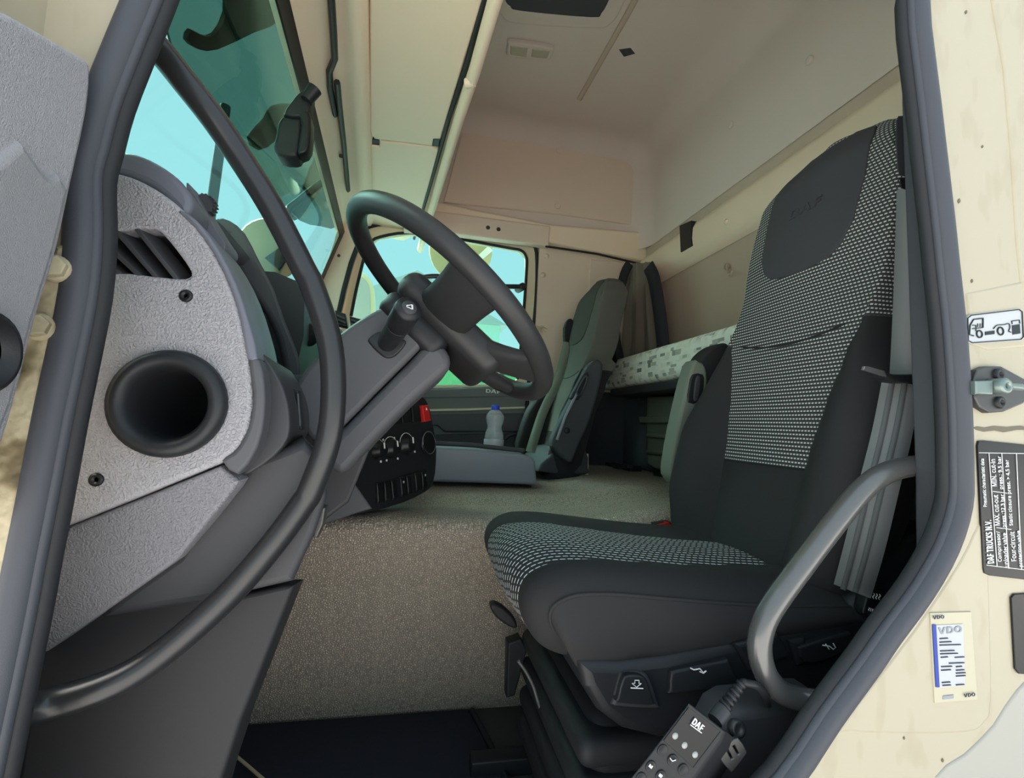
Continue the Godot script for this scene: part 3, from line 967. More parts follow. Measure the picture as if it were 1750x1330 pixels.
func build_outside() -> void:
	var st := mb()
	box(st, Vector3(-60, -1.45, -60), Vector3(60, -1.35, 60))
	tag(obj("ground", st, mats.paver), "pale concrete yard surface outside the cab", "ground", "", "structure")
	# unseen rest of the lorry, added to shade the yard on this side
	var lo := thing("added_chassis", Vector3(0.3, -1.35, -1.45), "unseen cream lower cab and dark chassis added to shade the yard", "chassis")
	st = mb()
	box(st, Vector3(-0.95, -1.0, -2.48), Vector3(1.3, -0.16, -0.47), 0.03)
	obj("lower_cab", st, mats.cream, lo)
	st = mb()
	box(st, Vector3(1.2, -0.95, -2.0), Vector3(7.4, -0.35, -0.95), 0.02)
	obj("frame", st, mats.black_plastic, lo)
	for x in [0.25, 4.9]:
		for z in [-2.25, -0.7]:
			st = mb()
			lathe(st, Vector3(x, -0.86, z), Vector3(0, 0, 1), [[0.3, -0.14], [0.46, -0.14], [0.49, -0.1], [0.49, 0.1], [0.46, 0.14], [0.3, 0.14], [0.28, 0.05], [0.0, 0.05]], 28)
			obj("tyre", st, mats.rubber_dark, lo)
	st = mb()
	box(st, Vector3(1.5, -0.14, -2.55), Vector3(7.6, 2.7, -0.40), 0.02)
	tag(obj("added_cargo_body", st, mats.white_sheet), "unseen white box body added behind the cab to shade the yard", "cargo body")
	# smoked sun visor outside the screen
	var n := Vector3(0.63, -0.20, 0).normalized()
	var o := wsp(1.4, 0.0) + Vector3(-0.16, 0.05, 0)
	var v := thing("sun_visor", o, "smoked green outside sun visor above the windscreen", "sun visor")
	st = mb()
	slab(st, sm(outp(o, n, [300, -260, 284, 45, 318, 120, 372, 215, 430, 290, 472, 336, 512, 377, 545, 386, 577, 386, 560, 310, 520, 150, 492, 0, 440, -260]), 2), Vector3(-0.005, 0.0015, 0))
	obj("visor_sheet", st, mats.visor_glass, v)
	var o2 := o + Vector3(-0.03, 0.01, 0)
	for a in [[318, 68, 326, 50, 345, 60, 366, 58, 385, 20, 395, -60, 480, -60, 482, 28, 430, 56, 370, 84, 338, 84], [425, 236, 452, 204, 466, 182, 500, 178, 505, 196, 470, 240, 440, 256], [498, 372, 520, 318, 540, 268, 556, 296, 552, 316, 528, 348, 512, 372]]:
		st = mb()
		slab(st, sm(outp(o2, n, a), 2), Vector3(-0.01, 0.003, 0), 0.002)
		obj("bracket", st, mats.black_plastic, v)
	# mirrors outside
	var m := thing("front_mirror", P(460, 420, 1.75), "round cream-backed front mirror seen low through the windscreen", "mirror")
	st = mb()
	var cen := P(462, 426, 1.75)
	lathe(st, cen, Vector3(0.2, -0.3, 1), [[0.02, -0.05], [0.075, -0.035], [0.105, 0.0], [0.1, 0.008], [0.0, 0.01]], 28)
	obj("shell", st, mats.mirror_shell, m)
	st = mb()
	slab(st, outl(1.73, [450, 440, 478, 420, 498, 432, 476, 462]), Vector3(0, 0, -0.01), 0.003)
	obj("bracket", st, mats.black_plastic, m)
	st = mb()
	tube(st, [cen, cen + Vector3(0.02, 0.2, -0.1), wsp(1.95, 0.0) + Vector3(-0.05, 0.05, 0)], 0.014, 8)
	obj("arm", st, mats.black_plastic, m)
	m = thing("kerb_mirror", P(790, 430, 2.75), "oval cream kerb mirror above the passenger window", "mirror")
	st = mb()
	lathe(st, P(788, 428, 2.75), Vector3(0.05, -0.45, 1), [[0.03, -0.06], [0.13, -0.05], [0.19, 0.0], [0.185, 0.01], [0.0, 0.012]], 28)
	obj("shell", st, mats.mirror_shell, m)
	st = mb()
	slab(st, outl(2.72, [800, 452, 835, 420, 842, 428, 806, 458]), Vector3(0, 0, -0.01), 0.003)
	obj("mount", st, mats.white, m)
	st = mb()
	tube(st, [P(800, 420, 2.76), P(800, 395, 2.7), Vector3(0.15, 1.76, -2.48)], 0.014, 8)
	obj("arm", st, mats.black_plastic, m)
	m = thing("side_mirror", P(618, 500, 2.85), "white-faced main mirror outside the passenger door", "mirror")
	st = mb()
	slab(st, sm(outl(2.85, [597, 462, 618, 464, 632, 476, 639, 500, 636, 560, 600, 565, 584, 540]), 3), Vector3(0, 0, -0.08), 0.02)
	obj("housing", st, mats.beige_door, m)
	st = mb()
	slab(st, sm(outl(2.845, [600, 470, 616, 472, 627, 482, 633, 502, 630, 558, 604, 560, 590, 540]), 3), Vector3(0, 0, -0.01), 0.003)
	obj("mirror_glass", st, mats.white_sheet, m)
	for y in [1.5, 1.15]:
		st = mb()
		tube(st, [Vector3(-0.5, y, -2.9), Vector3(-0.52, y, -2.6), Vector3(-0.46, y, -2.46)], 0.014, 8)
		obj("arm", st, mats.black_plastic, m)
	# yard beyond
	var f := thing("hedge_fence", Vector3(2, -1.35, -11), "pale green fence line beyond the passenger window", "fence")
	for i in 16:
		st = mb()
		box(st, Vector3(-14 + i * 2.0, -1.35, -11.2), Vector3(-12.06 + i * 2.0, 1.95, -11.1), 0.02)
		obj("panel", st, mats.hedge, f)
	for i in 17:
		st = mb()
		box(st, Vector3(-14.07 + i * 2.0, -1.35, -11.1), Vector3(-13.97 + i * 2.0, 2.05, -11.0), 0.01)
		obj("post", st, mats.metal_dark, f)
	var b := thing("yard_shed", Vector3(-3.0, -1.35, -20), "pale gabled shed far across the yard", "building")
	st = mb()
	box(st, Vector3(-4, -1.35, -26), Vector3(3.4, 5.0, -20))
	obj("wall", st, mats.shed, b)
	st = mb()
	slab(st, [Vector3(-4.3, 5.0, -19.8), Vector3(3.7, 5.0, -19.8), Vector3(-0.3, 7.0, -19.8)], Vector3(0, 0, -6.4))
	obj("roof", st, mats.white_sheet, b)
	var lp := thing("lamp_post", P(372, 330, 9.0) * Vector3(1, 0, 1) + Vector3(0, -1.35, 0), "slim grey lamp post seen through the windscreen", "lamp post")
	st = mb()
	var foot := P(355, 400, 9.0)
	var tip := P(374, 262, 9.0)
	tube(st, [foot + (foot - tip) * 4.0, foot, tip, tip + (tip - foot) * 0.6], 0.09, 8)
	obj("pole", st, mats.metal_dark, lp)

func build_tunnel_and_floor() -> void:
	var st := mb()
	box(st, Vector3(-0.8, -0.08, -2.46), Vector3(1.25, 0.0, -0.46))
	tag(obj("floor", st, mats.rubber_floor), "dark rubber covered cab floor", "floor", "", "structure")
	var t := thing("engine_tunnel", Vector3(0.2, 0, -1.7), "grey pebble-grained vinyl cover over the engine tunnel", "tunnel cover")
	st = mb()
	var rows := []
	for i in 25:
		var x := -0.45 + 1.6 * i / 24.0
		var rise := 0.035 * smoothstep(0.45, 0.75, x)
		var row := []
		for p in [[1.245, -0.01], [1.20, 0.1], [1.175, 0.25], [1.165, 0.36], [1.15, 0.415], [1.135, 0.445], [1.13, 0.465], [1.14, 0.485], [1.165, 0.496], [1.22, 0.497], [1.32, 0.485], [1.42, 0.482], [1.5, 0.5], [1.7, 0.505], [2.0, 0.5], [2.25, 0.5], [2.38, 0.5]]:
			row.append(Vector3(x, p[1] + (rise if p[1] > 0.4 else 0.0), -p[0]))
		rows.append(row)
	grid(st, rows)
	obj("vinyl_cover", st, mats.tunnel, t)
	# passenger side step of the tunnel
	st = mb()
	slab(st, [Vector3(-0.45, 0.46, -1.3), Vector3(1.1, 0.46, -1.3), Vector3(1.1, 0.46, -2.38), Vector3(-0.45, 0.46, -2.38)], Vector3(0, -0.45, 0), 0.0)
	obj("core", st, mats.rubber_dark, t)
	# console tray on the tunnel
	var c := thing("console_tray", P(830, 825, 1.62), "blue-grey plastic console tray on the engine tunnel", "console")
	st = mb()
	slab(st, outl(1.62, [690, 757, 745, 765, 821, 769, 888, 776, 910, 782, 915, 790, 918, 829, 743, 824, 690, 822]), Vector3(0.02, 0, -0.5), 0.01)
	obj("body", st, mats.dash_blue, c)
	st = mb()
	var ry := P(821, 768, 1.62).y + 0.004
	tube(st, [Vector3(-0.05, ry + 0.01, -1.64), Vector3(0.2, ry + 0.008, -1.64), Vector3(0.39, ry - 0.004, -1.64)], 0.008, 8)
	obj("rim", st, mats.dash_dark, c)
	# floor mat
	st = mb()
	slab(st, sm(outy(0.008, [395, 1420, 418, 1250, 432, 1238, 600, 1226, 786, 1212, 800, 1216, 815, 1240, 845, 1300, 890, 1420]), 2), Vector3(0, -0.008, 0), 0.003)
	tag(obj("floor_mat", st, mats.carpet), "dark blue-black carpet mat in the driver's footwell", "mat")
	st = mb()
	var weltp := outy(0.01, [806, 1214, 826, 1250, 850, 1300, 880, 1360])
	tube(st, weltp, 0.007, 8)
	tag(obj("floor_welt", st, mats.rubber_dark), "black rubber welt along the right edge of the mat", "floor strip")
	st = mb()
	tube(st, [PY(402, 1291, 0.03), PY(450, 1332, 0.03), PY(480, 1358, 0.03)], 0.003, 8)
	tag(obj("wooden_stick", st, mats.wood), "thin pale stick lying on the dark mat", "stick")

func build_dashboard() -> void:
	var d := thing("dashboard", Vector3(-0.4, 0.5, -1.3), "grey plastic dashboard with grained end panel, air outlets and switches", "dashboard")
	var st := mb()
	# long body across the cab
	var prof := [[-0.70, 0.96], [-0.56, 1.0], [-0.42, 1.03], [-0.33, 1.035], [-0.285, 1.02], [-0.265, 0.98], [-0.26, 0.9], [-0.28, 0.74], [-0.33, 0.6], [-0.42, 0.45], [-0.72, 0.4]]
	var rows := []
	for l in [1.09, 1.1, 1.3, 1.6, 1.9, 2.2, 2.395]:
		var row := []
		for p in prof:
			row.append(Vector3(p[0] - 0.03 * (l - 1.4), p[1] + 0.04 * smoothstep(1.2, 2.0, l), -l))
		rows.append(row)
	grid(st, rows)
	fan(st, rows[0])
	obj("body", st, mats.dash_dark, d)
	st = mb()   # low shelf behind the end panel
	slab(st, [Vector3(-0.72, 0.45, -0.68), Vector3(-0.22, 0.45, -0.68), Vector3(-0.235, 0.7, -0.68), Vector3(-0.30, 0.92, -0.68), Vector3(-0.4, 0.985, -0.68), Vector3(-0.72, 0.95, -0.68)], Vector3(0, 0, -0.34), 0.01)
	obj("driver_side_body", st, mats.dash_dark, d)
	# grained end panel with vent and round outlet
	var hole := []
	var hc := P(291, 690, 0.53)
	for k in 32:
		hole.append(hc + Vector3(cos(TAU * k / 32), sin(TAU * k / 32), 0) * 0.038)
	var vent := sm(outl(0.53, [150, 402, 200, 395, 240, 391, 262, 391, 276, 398, 298, 424, 316, 448, 326, 466, 322, 474, 300, 476, 220, 467, 150, 460]), 2)
	var edge := sm(outl(0.53, [100, 270, 197, 294, 230, 304, 268, 324, 305, 352, 338, 388, 368, 436, 392, 486, 410, 540, 424, 610, 431, 680, 425, 728, 410, 760, 388, 784, 372, 794]), 3, false)
	edge.append_array(outl(0.53, [250, 844, 118, 897, 70, 915, 60, 600]))
	st = mb()
	slab(st, edge, Vector3(0, 0, -0.025), 0.005, [vent, hole])
	var ep := obj("end_panel", st, mats.dash, d, "light grey grained end panel of the dashboard")
	st = mb()
	grid(st, [vent.map(func(p): return p + Vector3(0, 0, -0.02)), vent.map(func(p): return p + Vector3(0, 0, -0.12))], [], true)
	slab(st, vent.map(func(p): return p + Vector3(0, 0, -0.12)), Vector3(0, 0, -0.01))
	obj("vent_shaft", st, mats.dash_dark, d)
	for a in [[158, 396, 240, 474], [197, 394, 268, 476], [232, 390, 302, 478], [150, 432, 205, 468]]:
		st = mb()
		var a0 := P(a[0], a[1], 0.531)
		var a1 := P(a[2], a[3], 0.531)
		var across := (a1 - a0).cross(Vector3(0, 0, 1)).normalized() * 0.0022
		slab(st, [a0 - across, a1 - across, a1 + across, a0 + across], (Vector3(0, 0, -0.026) - across * 3.0), 0.001)
		obj("vent_slat", st, mats.dash_dark, d)
	st = mb()
	lathe(st, hc, Vector3(0.0, 0, 1), [[0.052, -0.004], [0.054, 0.003], [0.052, 0.010], [0.046, 0.014], [0.040, 0.012], [0.0355, 0.004], [0.0345, -0.012]], 40, false)
	obj("outlet_ring", st, mats.black_plastic, d, "round black open air outlet ring")
	st = mb()
	lathe(st, hc, Vector3(0.0, 0, 1), [[0.0347, -0.010], [0.0347, -0.145], [0.0, -0.145]], 32, false)
	obj("outlet_shaft", st, mats.black_plastic, d)
	for b in [[318, 506], [165, 820]]:
		st = mb()
		lathe(st, P(b[0], b[1], 0.53), Vector3(0, 0, 1), [[0.0065, -0.002], [0.0065, 0.0012], [0.005, 0.0024], [0.0028, 0.0024], [0.002, 0.0], [0.0, 0.0]], 16)
		obj("screw", st, mats.black_gloss, d, "black screw head in the end panel")
	# rounded cap above the end panel
	st = mb()
	slab(st, sm(outl(0.545, [110, 245, 200, 256, 232, 261, 266, 276, 300, 300, 322, 326, 329, 345, 322, 364, 306, 366, 290, 346, 262, 322, 225, 304, 190, 294, 110, 272]), 3), Vector3(-0.01, 0, -0.10), 0.012)
	obj("end_cap", st, mats.dash_strip, d)
	# edge strips along the panel
	st = mb()
	slab(st, sm(outl(0.528, [303, 361, 318, 362, 345, 386, 376, 430, 404, 486, 426, 552, 440, 612, 422, 612, 410, 545, 390, 484, 364, 432, 332, 388]), 2), Vector3(-0.01, 0.004, -0.11), 0.005)
	obj("edge_strip", st, mats.dash_strip, d)
	st = mb()
	slab(st, sm(outl(0.528, [425, 615, 443, 615, 452, 655, 452, 710, 440, 765, 407, 812, 378, 788, 398, 774, 416, 750, 428, 715, 432, 670]), 2), Vector3(-0.01, 0.0, -0.11), 0.004)
	obj("edge_strip", st, mats.dash_smooth, d)
	st = mb()
	slab(st, sm(outl(0.56, [438, 600, 466, 628, 486, 668, 495, 712, 492, 748, 470, 778, 432, 806, 405, 814, 430, 760, 440, 690]), 2), Vector3(-0.02, 0, -0.2), 0.012)
	obj("knee_bolster", st, mats.dash_dark, d)
	for i in 4:
		st = mb()
		var x := 484.0 + i * 8.0
		tube(st, [P(x, 664 + i * 3, 0.64), P(x + 5, 722 + i * 2, 0.64)], 0.0022, 6)
		obj("louvre_rib", st, mats.metal_dark, d)
	st = mb()
	slab(st, outl(0.645, [478, 655, 510, 668, 516, 735, 486, 728]), Vector3(0, 0, -0.02), 0.002)
	obj("louvre_plate", st, mats.black_plastic, d)
	# vent thumbwheel and its housing
	st = mb()
	slab(st, sm(outl(0.60, [318, 312, 332, 328, 350, 360, 372, 396, 385, 416, 382, 428, 368, 424, 345, 392, 324, 358]), 3), Vector3(0, 0, -0.04), 0.006)
	obj("vent_lever_housing", st, mats.dash_strip, d)
	st = mb()
	var tw := P(350, 352, 0.62)
	lathe(st, tw, Vector3(0.5, 0.2, 1), [[0.011, -0.008], [0.0125, -0.006], [0.0125, 0.006], [0.011, 0.008]], 18)
	for k in 18:
		var q := TAU * k / 18
		rbox(st, tw + Vector3(cos(q), sin(q), 0) * 0.0125 - Vector3(0.001, 0.001, 0.006), tw + Vector3(cos(q), sin(q), 0) * 0.0125 + Vector3(0.001, 0.001, 0.006), 0.0005, Transform3D(), 1)
	obj("thumbwheel", st, mats.dash_dark, d, "ridged thumbwheel of the end vent")
	# instrument hood
	st = mb()
	slab(st, sm(outl(0.98, [372, 372, 394, 376, 420, 398, 444, 444, 470, 494, 488, 547, 507, 594, 515, 625, 512, 646, 500, 650, 490, 634, 478, 579, 458, 535, 429, 494, 408, 459, 397, 421, 392, 402, 372, 396]), 2), Vector3(-0.03, 0.0, -0.06), 0.008)
	obj("hood_lip", st, mats.dash_smooth, d)
	st = mb()
	slab(st, sm(outl(1.0, [360, 372, 400, 396, 430, 450, 470, 520, 500, 640, 440, 660, 380, 540, 360, 440]), 2), Vector3(-0.03, 0, -0.04), 0.004)
	obj("hood_inside", st, mats.black_plastic, d)
	st = mb()
	var hood := []
	for l in [0.66, 0.75, 0.85, 0.95, 1.02]:
		var k := sin((l - 0.62) / 0.44 * PI) * 0.02
		hood.append([Vector3(-0.50, 0.97 + k, -l), Vector3(-0.42, 1.02 + k, -l), Vector3(-0.36, 1.03 + k, -l), Vector3(-0.335, 1.015 + k, -l), Vector3(-0.345, 1.0 + k, -l), Vector3(-0.45, 0.97 + k, -l)])
	grid(st, hood)
	obj("hood_top", st, mats.dash_smooth, d)
	st = mb()
	slab(st, sm(outl(0.62, [392, 480, 408, 474, 420, 492, 426, 516, 418, 526, 404, 516, 396, 500]), 2), Vector3(-0.02, 0, -0.03), 0.003)
	obj("rocker_switch", st, mats.black_plastic, d)
	# middle of the dash: raised pad, knob and vents
	st = mb()
	slab(st, sm(outl(1.25, [470, 496, 500, 506, 525, 516, 534, 540, 530, 552, 505, 550, 482, 542]), 2), Vector3(-0.1, 0, -0.3), 0.012)
	obj("centre_pad", st, mats.dash_dark, d)
	st = mb()
	lathe(st, P(525, 572, 1.16), Vector3(1, 0.1, 0.7), [[0.028, -0.02], [0.028, 0.006], [0.022, 0.012], [0.0, 0.012]], 20)
	obj("dash_knob", st, mats.black_plastic, d)
	for a in [[572, 530, 590, 536, 594, 560, 576, 556], [597, 540, 622, 547, 618, 566, 599, 560]]:
		st = mb()
		slab(st, outl(1.62, a), Vector3(0, 0, -0.03), 0.004)
		obj("vent_frame", st, mats.black_plastic, d)
		for k in 2:
			st = mb()
			var t := 0.36 + 0.3 * k
			tube(st, [P(lerpf(a[0], a[6], t) + 2, lerpf(a[1], a[7], t), 1.615), P(lerpf(a[2], a[4], t) - 2, lerpf(a[3], a[5], t), 1.615)], 0.004, 6)
			obj("vent_slat", st, mats.dash_smooth, d)
	# lower panels in the footwell
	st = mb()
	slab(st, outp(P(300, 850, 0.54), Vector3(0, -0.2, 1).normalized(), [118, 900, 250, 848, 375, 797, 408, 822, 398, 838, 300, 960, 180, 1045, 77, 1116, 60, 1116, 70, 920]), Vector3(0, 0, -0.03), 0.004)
	obj("lower_end_panel", st, mats.dash_shaded, d, "grained grey panel below the round outlet")
	st = mb()
	slab(st, sm(outl(0.575, [395, 800, 470, 772, 522, 752, 556, 786, 560, 850, 540, 912, 502, 996, 350, 1032, 170, 1060, 200, 1020, 300, 950]), 1), Vector3(-0.03, 0, -0.12), 0.010)
	obj("knee_panel", st, mats.dash_dark, d)
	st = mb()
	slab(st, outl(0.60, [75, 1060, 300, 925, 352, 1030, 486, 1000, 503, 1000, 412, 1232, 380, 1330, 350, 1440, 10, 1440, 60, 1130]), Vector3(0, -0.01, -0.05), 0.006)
	obj("kick_panel", st, mats.kick_shaded, d)
	st = mb()
	slab(st, outl(0.64, [100, 900, 300, 900, 480, 900, 480, 1060, 300, 1140, 20, 1240]), Vector3(0, 0, -0.02), 0.004)
	obj("footwell_liner", st, mats.dash_dark, d)
	st = mb()
	slab(st, outl(0.86, [500, 640, 560, 640, 640, 760, 600, 860, 560, 890, 530, 905, 500, 800]), Vector3(-0.1, 0, -0.1), 0.01)
	obj("column_base_cover", st, mats.dash_dark, d)
	st = mb()
	slab(st, outl(1.02, [540, 780, 590, 800, 640, 870, 608, 880, 545, 902]), Vector3(-0.1, 0, -0.1), 0.008)
	obj("tunnel_end_cover", st, mats.dash_smooth, d)
	st = mb()
	slab(st, outl(0.60, [546, 866, 556, 868, 552, 896, 542, 920, 534, 918]), Vector3(0, 0, -0.02), 0.002)
	obj("ignition_bracket", st, mats.metal_dark, d)
	# black switch panel turned towards the driver
	var a := P(640, 873, 1.16)
	var b := P(740, 840, 1.36)
	var r := (b - a)
	r.y = 0
	var up := Vector3(-0.16, 1, 0.0).normalized()
	var n := r.cross(up).normalized()
	if n.z < 0:
		n = -n
	var back := -n
	st = mb()
	slab(st, sm(outp(a, n, [560, 800, 600, 740, 640, 690, 700, 672, 726, 678, 736, 700, 746, 748, 747, 790, 742, 826, 728, 842, 690, 860, 640, 874, 608, 878, 596, 868]), 2), back * 0.09, 0.008)
	var sp := obj("switch_panel", st, mats.black_plastic, d, "black centre switch panel with rotary heater knobs")
	for q in [[668, 698, 683, 696, 685, 724, 672, 728], [686, 696, 700, 694, 703, 722, 689, 724], [704, 694, 717, 693, 721, 720, 707, 722]]:
		st = mb()
		slab(st, outp(a + n * 0.008, n, q), back * 0.01, 0.002)
		obj("rocker_switch", st, mats.black_gloss, sp)
	st = mb()
	slab(st, outp(a + n * 0.012, n, [722, 693, 732, 692, 737, 719, 726, 721]), back * 0.012, 0.002)
	obj("hazard_switch", st, mats.red, sp, "red hazard warning switch")
	lettering(sp, "Δ", PP(729, 699, a + n * 0.0125, n), 0.007, 0.007, basis_to(n, up), mats.white, "symbol")
	for q in [[645, 769, 13], [668, 766, 14], [695, 760, 15]]:
		st = mb()
		var cc := PP(q[0], q[1], a + n * 0.002, n)
		var rr: float = q[2] * 0.00152
		lathe(st, cc, n, [[rr * 1.15, -0.002], [rr * 1.15, 0.001], [rr, 0.003], [rr * 0.86, 0.018], [rr * 0.7, 0.020], [0.0, 0.020]], 24)
		var kn := obj("heater_knob", st, mats.black_gloss, sp)
		st = mb()
		slab(st, [cc + n * 0.022 + up * rr * 0.8, cc + n * 0.022 + up * rr * 0.8 + r.normalized() * 0.003, cc + n * 0.022 + up * rr * 0.1 + r.normalized() * 0.003, cc + n * 0.022 + up * rr * 0.1], -n * 0.003)
		obj("pointer", st, mats.white, kn)
		st = mb()
		var arc := []
		for k in 13:
			var w := lerpf(0.2, PI - 0.2, k / 12.0)
			arc.append(cc + n * 0.0015 + (r.normalized() * cos(w) + up * sin(w)) * rr * 1.35)
		tube(st, arc, 0.0008, 6)
		obj("dial_mark", st, mats.white, sp)
	st = mb()
	var dc := PP(732, 757, a + n * 0.006, n)
	lathe(st, dc, n, [[0.034, -0.003], [0.034, 0.002], [0.031, 0.004], [0.027, 0.003], [0.0, 0.002]], 28)
	obj("round_vent", st, mats.black_gloss, sp)
	st = mb()
	var ringp := []
	for k in 32:
		ringp.append(dc + n * 0.003 + (r.normalized() * cos(TAU * k / 32) + up * sin(TAU * k / 32)) * 0.031)
	tube(st, ringp, 0.0012, 6, true)
	obj("dial_ring", st, mats.metal, sp)
	for q in [[644, 826, 654, 824, 657, 858, 646, 861], [657, 823, 666, 821, 669, 855, 659, 858], [669, 821, 678, 819, 681, 852, 672, 855], [684, 816, 692, 814, 695, 846, 687, 849], [695, 813, 703, 812, 706, 843, 698, 845], [709, 809, 717, 807, 720, 838, 712, 841], [721, 807, 729, 805, 731, 833, 723, 836]]:
		st = mb()
		slab(st, outp(a + n * 0.006, n, q), back * 0.01, 0.0015)
		var rk := obj("rocker_switch", st, mats.black_gloss, sp)
		st = mb()
		tube(st, [PP(q[0] + 1, q[1] + 4, a + n * 0.007, n), PP(q[6] + 1, q[7] - 4, a + n * 0.007, n)], 0.0009, 6)
		obj("highlight_edge", st, mats.metal_dark, rk)
	lettering(sp, "O", PP(690, 824, a + n * 0.0075, n), 0.006, 0.005, basis_to(n, up), mats.white, "symbol")
	lettering(sp, "H", PP(727, 812, a + n * 0.0075, n), 0.006, 0.005, basis_to(n, up), mats.white, "symbol")
	for q in [[651, 789], [661, 787], [680, 784], [709, 772], [655, 752], [674, 749]]:
		st = mb()
		lathe(st, PP(q[0], q[1], a + n * 0.0005, n), n, [[0.0032, -0.001], [0.0032, 0.0006], [0.0, 0.0008]], 10)
		obj("dial_symbol", st, mats.white, sp)

func basis_to(n: Vector3, up: Vector3) -> Basis:
	var x := up.cross(n).normalized()
	return Basis(x, n.cross(x).normalized(), n.normalized())

func build_column_and_wheel() -> void:
	var c := thing("steering_column", P(600, 790, 0.84), "dark grey steering column shroud with a stubby control stalk", "steering column")
	var st := mb()
	slab(st, sm(outl(0.75, [500, 662, 545, 604, 582, 568, 622, 540, 667, 517, 705, 498, 743, 487, 768, 492, 780, 520, 762, 556, 737, 577, 700, 614, 640, 674, 588, 727, 548, 764, 510, 720]), 2), Vector3(0.0, 0, -0.18), 0.009)
	obj("upper_shroud", st, mats.dash_smooth, c)
	st = mb()
	slab(st, sm(outl(0.748, [589, 729, 640, 677, 700, 617, 737, 580, 756, 590, 769, 608, 768, 630, 745, 652, 700, 692, 629, 765, 592, 806, 574, 808, 556, 792, 552, 766]), 2), Vector3(0.0, 0, -0.184), 0.013)
	obj("lower_shroud", st, mats.dash_smooth, c)
	st = mb()
	slab(st, sm(outl(0.742, [670, 518, 705, 497, 743, 485, 772, 490, 740, 508, 715, 530, 690, 545, 672, 530]), 2), Vector3(0, 0, -0.17), 0.008)
	obj("shroud_cap", st, mats.dash_dark, c)
	st = mb()
	slab(st, sm(outl(0.746, [630, 578, 652, 566, 690, 580, 692, 590, 676, 608, 662, 612, 650, 606, 632, 588]), 3), Vector3(0, 0, -0.01), 0.003)
	obj("stalk_gaiter_plate", st, mats.black_plastic, c)
	var s0 := P(662, 586, 0.75)
	var s1 := P(699, 527, 0.655)
	var ax := (s1 - s0).normalized()
	var ln := s0.distance_to(s1)
	st = mb()
	lathe(st, s0, ax, [[0.014, -0.01], [0.0165, 0.02], [0.0175, ln * 0.55], [0.0178, ln * 0.55 + 0.0005], [0.0186, ln * 0.56], [0.0192, ln - 0.004], [0.0178, ln], [0.0, ln]], 28)
	var sk := obj("stalk", st, mats.black_plastic, c, "stubby round control stalk")
	st = mb()
	lathe(st, s0 + ax * ln * 0.55, ax, [[0.0182, -0.001], [0.0186, 0.0], [0.0182, 0.001]], 28)
	obj("ring", st, mats.dash_smooth, sk)
	st = mb()
	lathe(st, s1, ax, [[0.0108, -0.003], [0.0108, 0.0025], [0.009, 0.004], [0.0, 0.0036]], 24)
	obj("horn_button", st, mats.dash_dark, sk, "round horn button on the stalk end")
	st = mb()   # horn sign
	var hb := basis_to(ax, Vector3(0, 1, 0))
	var hz := s1 + ax * 0.0045
	var sign := []
	for q in [[-4.5, -1.5], [-4.5, 1.5], [-2.5, 1.5], [2.5, 3.6], [2.5, -3.6], [-2.5, -1.5], [3.8, 3.6], [3.8, -3.6]]:
		sign.append(hz + hb.x * q[0] * 0.001 + hb.y * q[1] * 0.001)
	tube(st, sign.slice(0, 6), 0.0006, 6, true)
	tube(st, sign.slice(6), 0.0006, 6)
	obj("horn_sign", st, mats.white, sk)
	# wheel
	var ctr := Vector3(0.046, 0.931, -0.8345)
	var tl := deg_to_rad(39.5)
	var yw := deg_to_rad(-7.0)
	var n := Vector3(sin(tl) * cos(yw), cos(tl), sin(tl) * sin(yw)).normalized()
	var down := n.cross(Vector3(0, 0, 1)).normalized()
	if down.y > 0:
		down = -down
	var side := n.cross(down).normalized()
	if side.z < 0:
		side = -side                         # towards the near door
	var w := thing("steering_wheel", ctr, "large black padded lorry steering wheel", "steering wheel")
	var rim := []
	for k in 96:
		var q := TAU * k / 96
		rim.append(ctr + (down * cos(q) + side * sin(q)) * 0.2165)
	st = mb()
	tube(st, rim, 0.0172, 18, true, 1.0)
	obj("rim", st, mats.wheel, w)
	st = mb()
	var bs := Basis(down, n, side)
	if bs.determinant() < 0:
		bs = Basis(down, n, -side)
	rbox(st, Vector3(-0.075, -0.066, -0.10), Vector3(0.135, -0.012, 0.10), 0.024, Transform3D(bs, ctr), 4)
	obj("hub_pad", st, mats.wheel, w)
	st = mb()
	rbox(st, Vector3(-0.075, -0.105, -0.085), Vector3(0.05, -0.055, 0.085), 0.02, Transform3D(bs, ctr), 3)
	obj("hub_cover", st, mats.black_plastic, w)
	for q in [[1.45, 0.052, 0.034], [-1.45, 0.052, 0.034], [0.55, 0.038, 0.03], [-0.55, 0.038, 0.03]]:
		st = mb()
		var dir: Vector3 = down * cos(q[0]) + side * sin(q[0])
		var acr := n.cross(dir).normalized()
		var path := []
		var rings := []
		for k in 9:
			var t := k / 8.0
			var rr := lerpf(0.05, 0.213, t)
			var cc := ctr + dir * rr + n * lerpf(-0.038, -0.002, t * t)
			var hw: float = lerpf(q[1], q[2], t) + 0.014 * t * t * t
			var th := lerpf(0.022, 0.013, t)
			var ring := []
			for m in 16:
				var e := TAU * m / 16
				ring.append(cc + acr * hw * signf(cos(e)) * pow(absf(cos(e)), 0.7) + n * th * signf(sin(e)) * pow(absf(sin(e)), 0.8))
			rings.append(ring)
		grid(st, rings, [], true)
		fan(st, rings[0], true)
		fan(st, rings[-1])
		obj("spoke", st, mats.wheel, w)
	st = mb()
	var pod := ctr + side * 0.115 + n * -0.004 + down * 0.0
	rbox(st, Vector3(-0.03, -0.012, -0.02), Vector3(0.03, 0.012, 0.02), 0.01, Transform3D(bs, pod), 3)
	obj("switch_pod", st, mats.black_plastic, w)

